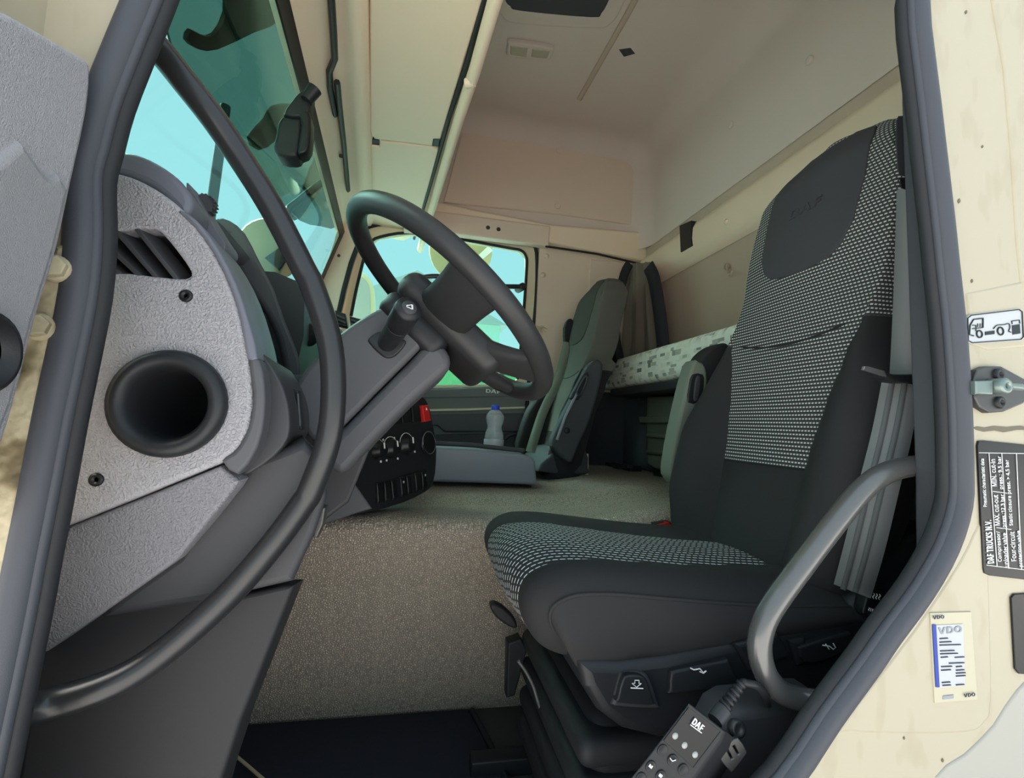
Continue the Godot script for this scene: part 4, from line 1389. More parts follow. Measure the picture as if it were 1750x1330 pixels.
# ---------- seats ----------
const BW := [[0.44, 0.19], [0.52, 0.235], [0.62, 0.262], [0.72, 0.262], [0.82, 0.238], [0.92, 0.200], [0.98, 0.188], [1.1, 0.190], [1.22, 0.191], [1.30, 0.182], [1.35, 0.160], [1.38, 0.120], [1.396, 0.05]]
const BB := [[0.44, 0.10], [0.6, 0.108], [0.7, 0.115], [0.8, 0.132], [0.88, 0.152], [0.94, 0.172], [0.98, 0.180], [1.1, 0.180], [1.3, 0.171], [1.35, 0.148], [1.38, 0.108], [1.396, 0.044]]
const BH := [[0.44, 0.045], [0.6, 0.07], [0.75, 0.066], [0.87, 0.035], [0.97, 0.006], [1.0, 0.0], [1.4, 0.0]]
const HP := [[1.086, 0.0], [1.09, 0.05], [1.10, 0.082], [1.12, 0.102], [1.16, 0.118], [1.25, 0.124], [1.33, 0.120], [1.36, 0.108], [1.378, 0.084], [1.386, 0.05]]
func back_pt(at: Vector3, v: float, y: float, lift := 0.0) -> Vector3:
	var w := lerpk(BW, y)
	var b := lerpk(BB, y)
	var q := clampf((absf(v) - b) / maxf(w - b, 0.001), 0.0, 1.0)
	var s := clampf(absf(v) / w, 0.0, 1.0)
	var d := lerpk(BH, y) * sin(minf(q * 1.25, 1.0) * PI / 2) - 0.055 * pow(q, 5.0) * (1.0 if y < 1.0 else 0.45)
	d -= 0.02 * s * s * smoothstep(0.95, 1.1, y)
	d += 0.014 * smoothstep(1.0, 1.18, y) - 0.035 * pow(smoothstep(1.28, 1.396, y), 2.0)
	d += 0.012 * cos(clampf(v / b, -1, 1) * PI / 2) * (1.0 - smoothstep(0.55, 0.75, y))
	return at + Vector3(0.66 + 0.22 * (y - 0.5) - d - lift, y, -v)
func back_strip(ys: Array, lo: Array, lo_s: float, hi: Array, hi_s: float, at: Vector3, lift := 0.0, cols := 12, wrap := 0) -> Array:
	var rows := []
	var uvs := []
	for y in ys:
		var a: float = lerpk(lo, y) * lo_s
		var b: float = lerpk(hi, y) * hi_s
		var row := []
		var uv := []
		for k in cols + 1:
			var v := lerpf(a, b, float(k) / cols)
			row.append(back_pt(at, v, y, lift))
			var run: float = v if k == 0 or wrap == 0 else uv[k - 1].x + wrap * row[k].distance_to(row[k - 1])
			uv.append(Vector2(run, y))
		if wrap != 0:
			var w := lerpk(BW, y) * wrap
			var tuck := 1.0 - 0.75 * smoothstep(1.3, 1.396, y)
			var e := back_pt(at, w, y)
			for o in [[0.03, 1.0], [0.06, 0.985], [0.09, 0.95]]:
				row.append(Vector3(e.x + o[0] * tuck, e.y, at.z - w * o[1]))
				uv.append(Vector2(uv[-1].x + wrap * row[-1].distance_to(row[-2]), y))
		rows.append(row)
		uvs.append(uv)
	return [rows, uvs]
func steps(a: float, b: float, n: int) -> Array:
	var r := []
	for k in n + 1:
		r.append(lerpf(a, b, float(k) / n))
	return r
func seat_back(t: Node3D, at: Vector3, cloth: Material, dark: Material, patch: Material, shell: Material) -> void:
	var ups := steps(0.675, 1.29, 40) + steps(1.3, 1.396, 16)
	var st := mb()
	var g := back_strip(ups, BB, -1, BB, 1, at, 0.0, 20)
	grid(st, g[0], g[1])
	var hi := steps(0.95, 1.29, 20) + steps(1.3, 1.396, 16)
	g = back_strip(hi, BB, -1, BW, -1, at, 0.0, 6, -1)
	grid(st, g[0], g[1])
	g = back_strip(hi, BB, 1, BW, 1, at, 0.0, 6, 1)
	grid(st, g[0], g[1])
	obj("backrest", st, cloth, t, "woven charcoal and grey centre of the backrest")
	st = mb()
	g = back_strip(steps(0.44, 0.675, 12), BB, -1, BB, 1, at, 0.0, 12)
	grid(st, g[0], g[1])
	obj("lumbar_panel", st, dark, t)
	for s in [-1, 1]:
		st = mb()
		g = back_strip(steps(0.44, 0.95, 36), BB, s, BW, s, at, 0.0, 14, s)
		grid(st, g[0], g[1])
		obj("side_bolster", st, dark, t)
	st = mb()
	g = back_strip(steps(1.086, 1.12, 8) + steps(1.13, 1.384, 22), HP, -1, HP, 1, at, 0.004, 14)
	grid(st, g[0], g[1])
	var rimp := []
	for y in steps(1.088, 1.384, 30):
		rimp.append(back_pt(at, -lerpk(HP, y), y, 0.0005))
	for y in steps(1.384, 1.088, 30):
		rimp.append(back_pt(at, lerpk(HP, y), y, 0.0005))
	tube(st, rimp, 0.0036, 6, true)
	obj("headrest_patch", st, patch, t, "smooth dark headrest patch")
	# seams
	for sy in [[0.945, 0.14, -0.018], [0.676, 0.112, 0.0]]:
		st = mb()
		var p := []
		for k in 17:
			var v := lerpf(-sy[1], sy[1], k / 16.0)
			p.append(back_pt(at, v, sy[0] + sy[2] * (1.0 - pow(v / sy[1], 2.0)), 0.0005))
		tube(st, p, 0.0022, 6)
		obj("seam", st, dark, t)
	# rear shell
	st = mb()
	var rows := []
	for y in steps(0.44, 1.396, 24):
		var w := lerpk(BW, y) * 0.95
		var e := back_pt(at, lerpk(BW, y), y)
		var tuck := 1.0 - 0.75 * smoothstep(1.3, 1.396, y)
		var row := []
		for k in 9:
			var v := lerpf(-w, w, k / 8.0)
			row.append(Vector3(e.x + (0.088 + 0.03 * (1.0 - pow(v / w, 2.0))) * tuck, e.y, at.z - v))
		rows.append(row)
	grid(st, rows)
	obj("back_shell", st, shell, t)

const CP := [[0.262, 0.398], [0.225, 0.404], [0.192, 0.422], [0.174, 0.448], [0.168, 0.474], [0.174, 0.498], [0.192, 0.514], [0.225, 0.523], [0.28, 0.524], [0.36, 0.517], [0.46, 0.508], [0.56, 0.502], [0.66, 0.498], [0.70, 0.497]]
const CBW := [0.150, 0.151, 0.152, 0.152, 0.15, 0.148, 0.146, 0.142, 0.136, 0.124, 0.108, 0.092, 0.078, 0.074]
const CWW := [0.195, 0.207, 0.216, 0.222, 0.226, 0.229, 0.231, 0.233, 0.235, 0.237, 0.238, 0.238, 0.236, 0.234]
func cushion_pt(at: Vector3, i: float, v: float) -> Vector3:
	var k := clampi(int(i), 0, CP.size() - 2)
	var f := i - k
	var lo := maxi(k - 1, 0)
	var hi := mini(k + 2, CP.size() - 1)
	var a := Vector2(CP[lo][0], CP[lo][1])
	var b := Vector2(CP[k][0], CP[k][1])
	var c := Vector2(CP[k + 1][0], CP[k + 1][1])
	var d := Vector2(CP[hi][0], CP[hi][1])
	var p := b.cubic_interpolate(c, a, d, f)
	var p2 := b.cubic_interpolate(c, a, d, minf(f + 0.02, 1.02))
	var p1 := b.cubic_interpolate(c, a, d, f - 0.02)
	var tg := (p2 - p1).normalized()
	var nm := Vector2(-tg.y, tg.x)
	if k < 4 and nm.x > 0:
		nm = -nm
	if k >= 6 and nm.y < 0:
		nm = -nm
	var b_: float = lerpf(CBW[k], CBW[k + 1], f)
	var w_: float = lerpf(CWW[k], CWW[k + 1], f)
	var q := clampf((absf(v) - b_) / (w_ - b_), 0.0, 1.0)
	var r := 0.016 * sin(minf(q * 1.5, 1.0) * PI / 2) * clampf((i - 3.0) / 4.0, 0, 1) - 0.03 * pow(q, 4.0)
	r += 0.006 * cos(clampf(v / b_, -1.0, 1.0) * PI / 2)
	p += nm * r
	return at + Vector3(p.x, p.y, -v)
func seat_cushion(t: Node3D, at: Vector3, cloth: Material, dark: Material) -> void:
	var n := CP.size() - 1
	var rows := []
	var uvs := []
	var run := 0.0
	var last := Vector3.ZERO
	var idx := []
	for k in n * 4 + 1:
		idx.append(k / 4.0)
	for i in idx:
		var k := mini(int(i), n - 1)
		var b_: float = lerpf(CBW[k], CBW[k + 1], i - k)
		var mid := cushion_pt(at, i, 0.0)
		if last != Vector3.ZERO:
			run += mid.distance_to(last)
		last = mid
		var row := []
		var uv := []
		for j in 17:
			var v := lerpf(-b_, b_, j / 16.0)
			row.append(cushion_pt(at, i, v))
			uv.append(Vector2(v, run))
		rows.append(row)
		uvs.append(uv)
	var st := mb()
	grid(st, rows, uvs)
	obj("seat_cushion", st, cloth, t, "ribbed charcoal and white centre of the seat cushion")
	for s in [-1, 1]:
		rows = []
		for i in idx:
			var k := mini(int(i), n - 1)
			var b_: float = lerpf(CBW[k], CBW[k + 1], i - k)
			var w_: float = lerpf(CWW[k], CWW[k + 1], i - k)
			var row := []
			for j in 11:
				row.append(cushion_pt(at, i, s * lerpf(b_, w_, j / 10.0)))
			rows.append(row)
		st = mb()
		grid(st, rows)
		obj("cushion_bolster", st, dark, t)
		rows = []
		for i in idx:
			var k := mini(int(i), n - 1)
			var w_: float = lerpf(CWW[k], CWW[k + 1], i - k)
			var e := cushion_pt(at, i, s * w_)
			var bot := Vector3(maxf(e.x, at.x + 0.235), at.y + lerpf(0.408, 0.452, clampf((e.x - at.x - 0.2) / 0.46, 0, 1)), e.z)
			var row := []
			for j in 8:
				var f := j / 7.0
				var p := e.lerp(bot, f)
				p.z -= s * 0.012 * sin(f * PI)
				row.append(p)
			row.append(bot + Vector3(0.0, -0.004, s * 0.06))
			rows.append(row)
		st = mb()
		grid(st, rows)
		obj("cushion_side", st, dark, t)
		st = mb()
		var pp := []
		for i in idx.slice(12):
			var k := mini(int(i), n - 1)
			pp.append(cushion_pt(at, i, s * lerpf(CWW[k], CWW[k + 1], i - k)) + Vector3(0, -0.002, -s * 0.001))
		tube(st, pp, 0.0026, 6)
		obj("piping", st, dark, t)

func build_driver_seat() -> void:
	var t := thing("driver_seat", Vector3(0.45, 0, -0.845), "high-backed driver's seat in charcoal and grey woven cloth", "seat")
	var at := Vector3(0, 0, -0.845)
	seat_back(t, at, mats.weave, mats.seat_dark, mats.seat_patch, mats.black_plastic)
	seat_cushion(t, at, mats.ribbed, mats.seat_dark)
	var y0 := 1.235
	var e := back_pt(at, 0.0, y0, 0.0075)
	var up := (back_pt(at, 0, y0 + 0.03) - back_pt(at, 0, y0 - 0.03)).normalized()
	var nn := Vector3(0, 0, -1).cross(up).normalized()
	if nn.x > 0:
		nn = -nn
	lettering(t, "DAF", e - nn * 0.003, 0.022, 0.085, basis_to(nn, up), mats.seat_patch, "embossed_lettering", true, 0.003)
	# armrest folded up on the far side
	var st := mb()
	slab(st, sm(outl(1.13, [1196, 640, 1200, 615, 1216, 596, 1236, 586, 1247, 592, 1248, 610, 1236, 640, 1216, 690, 1204, 700]), 3), Vector3(0, 0, -0.06), 0.016)
	var ar := obj("armrest_pad", st, mats.seat_dark, t, "black padded folded armrest")
	st = mb()
	slab(st, sm(outl(1.115, [1184, 622, 1196, 618, 1206, 626, 1210, 650, 1204, 690, 1190, 696, 1172, 820, 1162, 830, 1146, 812, 1150, 770, 1164, 700]), 2), Vector3(0, 0, -0.05), 0.008)
	obj("armrest_arm", st, mats.bin, t, "grey-green plastic armrest arm")
	st = mb()
	slab(st, sm(outl(1.112, [1184, 640, 1202, 640, 1204, 656, 1198, 686, 1176, 688, 1178, 660]), 2), Vector3(0, 0, -0.02), 0.004)
	obj("armrest_grip", st, mats.black_plastic, t)
	st = mb()
	slab(st, sm(outl(1.109, [1190, 646, 1198, 646, 1194, 682, 1186, 682]), 3), Vector3(0, 0, -0.01), 0.003)
	obj("release_bar", st, mats.dash_dark, t)
	# plastic seat pan cover with levers
	st = mb()
	slab(st, sm(outl(0.60, [984, 1128, 1060, 1130, 1140, 1120, 1250, 1096, 1340, 1076, 1425, 1064, 1455, 1050, 1468, 1010, 1490, 985, 1560, 920, 1640, 905, 1640, 1000, 1560, 1100, 1480, 1180, 1400, 1230, 1240, 1262, 1130, 1268, 1066, 1252, 1026, 1222, 1000, 1180]), 1), Vector3(0.0, 0, -0.40), 0.016)
	obj("seat_pan_cover", st, mats.black_plastic, t)
	st = mb()
	slab(st, sm(outl(0.594, [1060, 1160, 1066, 1152, 1084, 1149, 1102, 1152, 1112, 1164, 1124, 1200, 1122, 1212, 1052, 1208, 1050, 1198]), 3), Vector3(0, 0, -0.02), 0.004)
	obj("button_ring", st, mats.dash_dark, t)
	st = mb()
	slab(st, sm(outl(0.588, [1064, 1164, 1070, 1156, 1086, 1154, 1100, 1157, 1108, 1168, 1117, 1198, 1116, 1206, 1058, 1202, 1056, 1194]), 2), Vector3(0, 0, -0.02), 0.004)
	var b1 := obj("lowering_button", st, mats.black_plastic, t, "trapezoid button with down arrow")
	st = mb()
	tube(st, [P(1078, 1176, 0.5865), P(1099, 1177, 0.5865)], 0.0007, 6)
	tube(st, [P(1085, 1163, 0.5865), P(1092, 1163, 0.5865), P(1092, 1168, 0.5865), P(1096, 1168, 0.5865), P(1088, 1175, 0.5865), P(1080, 1168, 0.5865), P(1085, 1168, 0.5865)], 0.0006, 6, true)
	obj("arrow_sign", st, mats.white, b1)
	st = mb()
	slab(st, sm(outl(0.592, [1148, 1154, 1156, 1146, 1236, 1130, 1246, 1130, 1262, 1164, 1262, 1172, 1152, 1188, 1146, 1180]), 2), Vector3(0, 0, -0.02), 0.006)
	var b2 := obj("cushion_lever", st, mats.black_plastic, t, "wide lever with cushion adjustment sign")
	st = mb()
	tube(st, [P(1180, 1142, 0.590), P(1186, 1145, 0.590), P(1196, 1143, 0.590), P(1202, 1150, 0.590), P(1206, 1147, 0.590)], 0.0009, 6)
	tube(st, [P(1196, 1148, 0.590), P(1202, 1151, 0.590), P(1207, 1147, 0.590)], 0.0008, 6)
	obj("seat_sign", st, mats.white, b2)
	for a in [[1256, 1102, 1330, 1082, 1356, 1124, 1282, 1150], [1350, 1096, 1376, 1090, 1398, 1138, 1364, 1140]]:
		st = mb()
		slab(st, outl(0.594, a), Vector3(0, 0, -0.02), 0.006)
		obj("cover_section", st, mats.black_plastic, t)
	st = mb()
	slab(st, sm(outl(0.590, [1366, 1112, 1374, 1104, 1446, 1082, 1456, 1086, 1462, 1096, 1440, 1118, 1404, 1132, 1376, 1134]), 2), Vector3(0, 0, -0.02), 0.006)
	var b3 := obj("backrest_lever", st, mats.black_plastic, t, "lever with backrest adjustment sign")
	st = mb()
	tube(st, [P(1406, 1103, 0.5885), P(1418, 1105, 0.5885), P(1424, 1110, 0.5885), P(1428, 1107, 0.5885), P(1424, 1100, 0.5885)], 0.0009, 6)
	tube(st, [P(1411, 1101, 0.5885), P(1417, 1110, 0.5885)], 0.0008, 6)
	obj("backrest_sign", st, mats.white, b3)
	st = mb()
	slab(st, sm(outl(0.588, [1477, 1044, 1486, 1012, 1492, 1006, 1514, 1012, 1517, 1018, 1506, 1040, 1490, 1056, 1480, 1052]), 2), Vector3(0, 0, -0.02), 0.004)
	var hs := obj("heater_switch", st, mats.black_gloss, t, "black seat heater rocker switch")
	for q in [[1493, 1018, 1.0], [1498, 1019, 1.0], [1503, 1020, 1.0], [1485, 1041, 0.6], [1488, 1042, 0.6], [1491, 1043, 0.6]]:
		st = mb()
		tube(st, sm([P(q[0], q[1] - 4 * q[2], 0.586), P(q[0] + 1.5 * q[2], q[1] - 1 * q[2], 0.586), P(q[0] - 1.5 * q[2], q[1] + 2 * q[2], 0.586), P(q[0], q[1] + 5 * q[2], 0.586)], 3, false), 0.0007 * q[2], 6)
		obj("heat_sign", st, mats.white, hs)
	# red buckle on the far side
	st = mb()
	slab(st, outl(1.10, [1120, 896, 1146, 892, 1160, 912, 1140, 925, 1126, 912]), Vector3(0, 0, -0.025), 0.004)
	obj("belt_buckle", st, mats.black_plastic, t)
	st = mb()
	slab(st, outl(1.095, [1122, 898, 1144, 893, 1148, 898, 1130, 906]), Vector3(0, 0, -0.02), 0.002)
	obj("buckle_button", st, mats.red, t, "red release button of the belt buckle")
	# suspension under the cushion
	st = mb()
	rbox(st, Vector3(0.28, 0.02, -1.03), Vector3(0.72, 0.30, -0.68), 0.04)
	obj("suspension_bellows", st, mats.rubber_dark, t)
	for z in [-1.02, -0.70]:
		st = mb()
		box(st, Vector3(0.16, 0.0, z - 0.02), Vector3(0.78, 0.035, z + 0.02), 0.004)
		obj("floor_rail", st, mats.black_plastic, t)
	for k in 4:
		st = mb()
		var y := 0.06 + k * 0.06
		rbox(st, Vector3(0.262, y, -1.05), Vector3(0.74, y + 0.045, -0.66), 0.02)
		obj("bellows_fold", st, mats.rubber_dark, t)
	st = mb()
	slab(st, sm(outl(0.98, [838, 1038, 846, 1032, 862, 1040, 880, 1058, 884, 1074, 870, 1072, 848, 1056]), 3), Vector3(0, 0, -0.02), 0.005)
	obj("front_lever", st, mats.black_plastic, t)
	st = mb()
	tube(st, sm(outl(0.88, [886, 1130, 900, 1150, 912, 1174, 918, 1195, 926, 1214, 940, 1222, 985, 1226]), 3, false), 0.0035, 8)
	obj("wire_handle", st, mats.metal, t, "bent bare wire slide handle under the seat")
	st = mb()
	slab(st, outl(1.02, [868, 1100, 890, 1092, 902, 1110, 880, 1190, 866, 1194]), Vector3(0, 0, -0.03), 0.004)
	obj("front_bracket", st, mats.black_plastic, t)

func build_passenger_seat() -> void:
	var at := Vector3(-0.075, 0.03, -2.06)
	var t := thing("passenger_seat", Vector3(0.7, 0.5, -2.03), "passenger seat in dark green-grey cloth with folded armrest", "seat")
	seat_back(t, at, mats.seat_far, mats.seat_dark, mats.seat_far_dark, mats.black_plastic)
	var st := mb()
	slab(st, sm(outl(1.77, [944, 756, 950, 738, 966, 706, 990, 660, 1002, 632, 1016, 616, 1028, 618, 1030, 640, 1010, 716, 990, 760, 978, 790, 966, 786, 948, 770]), 2), Vector3(0, 0, -0.05), 0.010)
	obj("armrest", st, mats.slate, t, "dark folded armrest of the passenger seat")
	st = mb()
	slab(st, sm(outl(1.755, [984, 664, 1000, 636, 1006, 642, 1000, 664, 988, 684, 976, 680]), 2), Vector3(0, 0, -0.03), 0.005)
	obj("armrest_grip", st, mats.black_plastic, t)
	st = mb()
	tube(st, sm(outl(1.75, [986, 670, 999, 645, 1003, 648, 993, 674]), 3), 0.0035, 6, true)
	obj("grip_loop", st, mats.metal_dark, t)
	st = mb()
	tube(st, outl(1.758, [952, 752, 966, 712, 986, 672]), 0.006, 8)
	obj("arm_edge", st, mats.dash_blue, t)
	st = mb()
	lathe(st, P(969, 736, 1.768), Vector3(0, 0, 1), [[0.012, -0.004], [0.012, 0.002], [0.009, 0.004], [0.0, 0.003]], 14)
	obj("arm_pivot_cap", st, mats.black_plastic, t)
	st = mb()
	slab(st, sm(outl(1.83, [920, 806, 940, 780, 952, 770, 1000, 766, 1006, 800, 1000, 812]), 2), Vector3(0, 0, -0.36), 0.012)
	obj("seat_base", st, mats.slate, t)
	st = mb()
	slab(st, outl(1.85, [999, 776, 1006, 776, 1006, 812, 996, 812]), Vector3(0, 0, -0.02), 0.002)
	obj("base_post", st, mats.beige_door, t)
	st = mb()   # belt over the near shoulder edge
	ribbon(st, [P(970, 585, 2.16), P(953, 650, 2.12), P(927, 707, 2.06), P(906, 773, 2.0)], 0.042, Vector3(-0.4, -0.1, 0.9))
	obj("belt_webbing", st, mats.bin, t, "grey-green belt webbing hanging down the seat edge")
	st = mb()
	slab(st, sm(outl(2.17, [965, 560, 972, 545, 980, 548, 978, 566, 970, 590, 966, 588]), 2), Vector3(0, 0, -0.03), 0.004)
	obj("belt_guide", st, mats.black_plastic, t)
	st = mb()
	slab(st, sm(outl(2.19, [886, 772, 890, 742, 904, 702, 924, 672, 946, 648, 950, 690, 930, 740, 916, 778]), 2), Vector3(0, 0, -0.08), 0.02)
	obj("side_bolster", st, mats.seat_dark, t)

func ribbon(st: SurfaceTool, p: Array, width: float, face: Vector3, thick := 0.0022) -> void:
	var rows := []
	var path := sm(p, 5, false)
	for i in path.size():
		var tg: Vector3 = (path[mini(i + 1, path.size() - 1)] - path[maxi(i - 1, 0)]).normalized()
		var x := tg.cross(face).normalized() * width / 2
		var n := x.cross(tg).normalized() * thick / 2
		rows.append([path[i] - x - n, path[i] + x - n, path[i] + x + n, path[i] - x + n])
	grid(st, rows, [], true)

func build_bunk() -> void:
	var st := mb()
	rbox(st, Vector3(0.93, 0.932, -2.3), Vector3(1.195, 1.075, -0.62), 0.035, Transform3D(), 4)
	tag(obj("bunk_mattress", st, mats.cover), "pale mattress with scattered grey oblongs behind the seats", "mattress")
	st = mb()
	rbox(st, Vector3(0.95, 0.895, -2.2), Vector3(1.195, 0.93, -0.62), 0.006)
	tag(obj("bunk_board", st, mats.dash_dark), "dark board carrying the patterned bunk mattress", "board")
	var c := thing("storage_compartment", Vector3(1.1, 0.5, -1.8), "dark grey storage wall below the bunk", "compartment")
	st = mb()
	box(st, Vector3(1.12, 0.545, -2.385), Vector3(1.195, 0.895, -0.62))
	obj("back_panel", st, mats.slate, c)
	st = mb()
	slab(st, outx(1.02, [1010, 786, 1035, 790, 1076, 796, 1076, 808, 1052, 812, 1010, 808]), Vector3(0.06, 0, 0), 0.004)
	obj("ledge", st, mats.black_plastic, c)
	st = mb()
	slab(st, outx(1.0, [1046, 790, 1072, 795, 1072, 800, 1056, 800, 1056, 810, 1048, 808]), Vector3(0.03, 0, 0), 0.003)
	obj("latch", st, mats.metal_dark, c)
	var b := thing("storage_bin", PX(1135, 800, 1.06), "olive-grey ribbed plastic bin below the bunk", "bin")
	st = mb()
	slab(st, outx(1.06, [1105, 678, 1175, 676, 1185, 716, 1180, 800, 1160, 806, 1120, 802, 1106, 794, 1104, 720]), Vector3(0.055, 0, 0), 0.01)
	obj("body", st, mats.bin, b)
	st = mb()
	slab(st, outx(1.04, [1091, 712, 1180, 712, 1180, 723, 1093, 723]), Vector3(0.07, 0, 0), 0.005)
	obj("rim_ledge", st, mats.bin, b)
	for y in [744, 772]:
		st = mb()
		tube(st, [PX(1108, y, 1.055), PX(1180, y + 4, 1.055)], 0.012, 8)
		obj("rib", st, mats.bin, b)
	st = mb()
	slab(st, outx(1.05, [1116, 806, 1130, 806, 1129, 820, 1116, 818]), Vector3(0.03, 0, 0), 0.002)
	obj("foot", st, mats.black_plastic, b)
	# bunk curtain tied back in the far corner
	var t := thing("bunk_curtain", PX(1095, 600, 1.06), "gathered brown-grey curtain tied back in the far rear corner", "curtain")
	var rows := []
	for i in 25:
		var f := i / 24.0
		var row := []
		for j in 49:
			var s := j / 48.0
			var x0 := lerpf(1074, 1062, f)
			var x1 := lerpf(1112, 1126, f)
			var p := PX(lerpf(x0, x1, s), lerpf(452, 612, f) - 4 * s, 1.06)
			p.x += sin(s * 34.0 + f * 2.0) * 0.014 * (1.0 - 0.5 * f) + sin(s * 11.0 - f * 4.0 + s * f * 9.0) * 0.012
			row.append(p)
		rows.append(row)
	st = mb()
	grid(st, rows)
	obj("cloth", st, mats.curtain, t)
	for q in [[1076, 450, 1064, 478, 1052, 560, 1058, 615, 0.055], [1108, 455, 1118, 480, 1128, 540, 1134, 600, 0.06]]:
		st = mb()
		ribbon(st, [PX(q[0], q[1], 1.03), PX(q[2], q[3], 1.02), PX(q[4], q[5], 1.02), PX(q[6], q[7], 1.03)], q[8], Vector3(1, 0, -0.5), 0.006)
		obj("dark_edge_band", st, mats.curtain_edge, t)

func build_belt_and_handles() -> void:
	var b := thing("seat_belt", P(1550, 300, 0.55), "grey striped seat belt hanging from the driver's door pillar", "seat belt")
	var st := mb()
	var face := Vector3(-0.75, 0, 0.65)
	var runs := [[P(1556, 318, 0.56), P(1553, 420, 0.56), P(1549, 540, 0.56), P(1544, 640, 0.565)], [P(1540, 655, 0.565), P(1524, 740, 0.56), P(1502, 830, 0.56), P(1478, 930, 0.57), P(1456, 1010, 0.60)]]
	ribbon(st, runs[0], 0.034, Vector3(-1, 0, 0.35))
	ribbon(st, runs[1], 0.046, face)
	obj("webbing", st, mats.belt, b)
	for o in [-0.011, 0.004]:
		st = mb()
		var pts := []
		for p in runs[1]:
			pts.append(p + Vector3(0.65, 0, 0.75) * o + face * 0.002)
		ribbon(st, pts, 0.007, face)
		obj("woven_stripe", st, mats.belt_stripe, b)
	st = mb()
	slab(st, outl(0.545, [1478, 626, 1484, 626, 1512, 634, 1516, 644, 1476, 632]), Vector3(0, 0, -0.004), 0.0008)
	obj("tongue", st, mats.metal, b, "bright metal belt tongue")
	st = mb()
	slab(st, sm(outl(0.545, [1512, 636, 1530, 640, 1560, 640, 1574, 646, 1560, 654, 1530, 652, 1514, 645]), 2), Vector3(0, 0, -0.02), 0.003)
	obj("tongue_grip", st, mats.black_plastic, b)
	st = mb()
	slab(st, sm(outl(0.545, [1528, 206, 1542, 196, 1590, 180, 1600, 280, 1570, 296, 1540, 300, 1530, 286]), 2), Vector3(0.05, 0, -0.004), 0.006)
	obj("shoulder_guide", st, mats.slate, b, "dark belt guide housing at the pillar")
	st = mb()
	slab(st, outl(0.54, [1535, 304, 1575, 300, 1575, 314, 1540, 322]), Vector3(0.02, 0, -0.002), 0.003)
	obj("guide_slot", st, mats.black_plastic, b)
	# handles
	var h := thing("grab_handle", P(200, 1180, 0.54), "long black curved grab handle in front of the dashboard end", "grab handle")
	st = mb()
	var p := []
	for a in [[225, 40, 0.50], [270, 83, 0.52], [316, 140, 0.53], [366, 204, 0.54], [411, 270, 0.55], [465, 356, 0.555], [519, 460, 0.56], [534, 490, 0.56], [562, 577, 0.56], [570, 661, 0.56], [562, 749, 0.56], [532, 836, 0.56], [518, 860, 0.56], [466, 931, 0.555], [390, 1018, 0.55], [286, 1110, 0.54], [201, 1164, 0.53], [88, 1203, 0.52], [20, 1215, 0.50]]:
		p.append(P(a[0], a[1], a[2]))
	tube(st, sm(p, 4, false), 0.0138, 18)
	obj("bar", st, mats.handle, h)
	h = thing("grab_handle", P(1400, 1200, 0.5), "bent satin black grab handle beside the driver's seat", "grab handle")
	st = mb()
	p = []
	for a in [[1650, 778, 0.49], [1606, 788, 0.50], [1570, 795, 0.51], [1520, 806, 0.51], [1480, 832, 0.51], [1436, 882, 0.51], [1380, 955, 0.51], [1325, 1030, 0.51], [1304, 1070, 0.51], [1298, 1110, 0.51], [1308, 1150, 0.51], [1332, 1180, 0.51], [1370, 1196, 0.505], [1420, 1201, 0.49], [1470, 1200, 0.48]]:
		p.append(P(a[0], a[1], a[2]))
	tube(st, sm(p, 4, false), 0.0138, 18)
	obj("bar", st, mats.handle_satin, h)

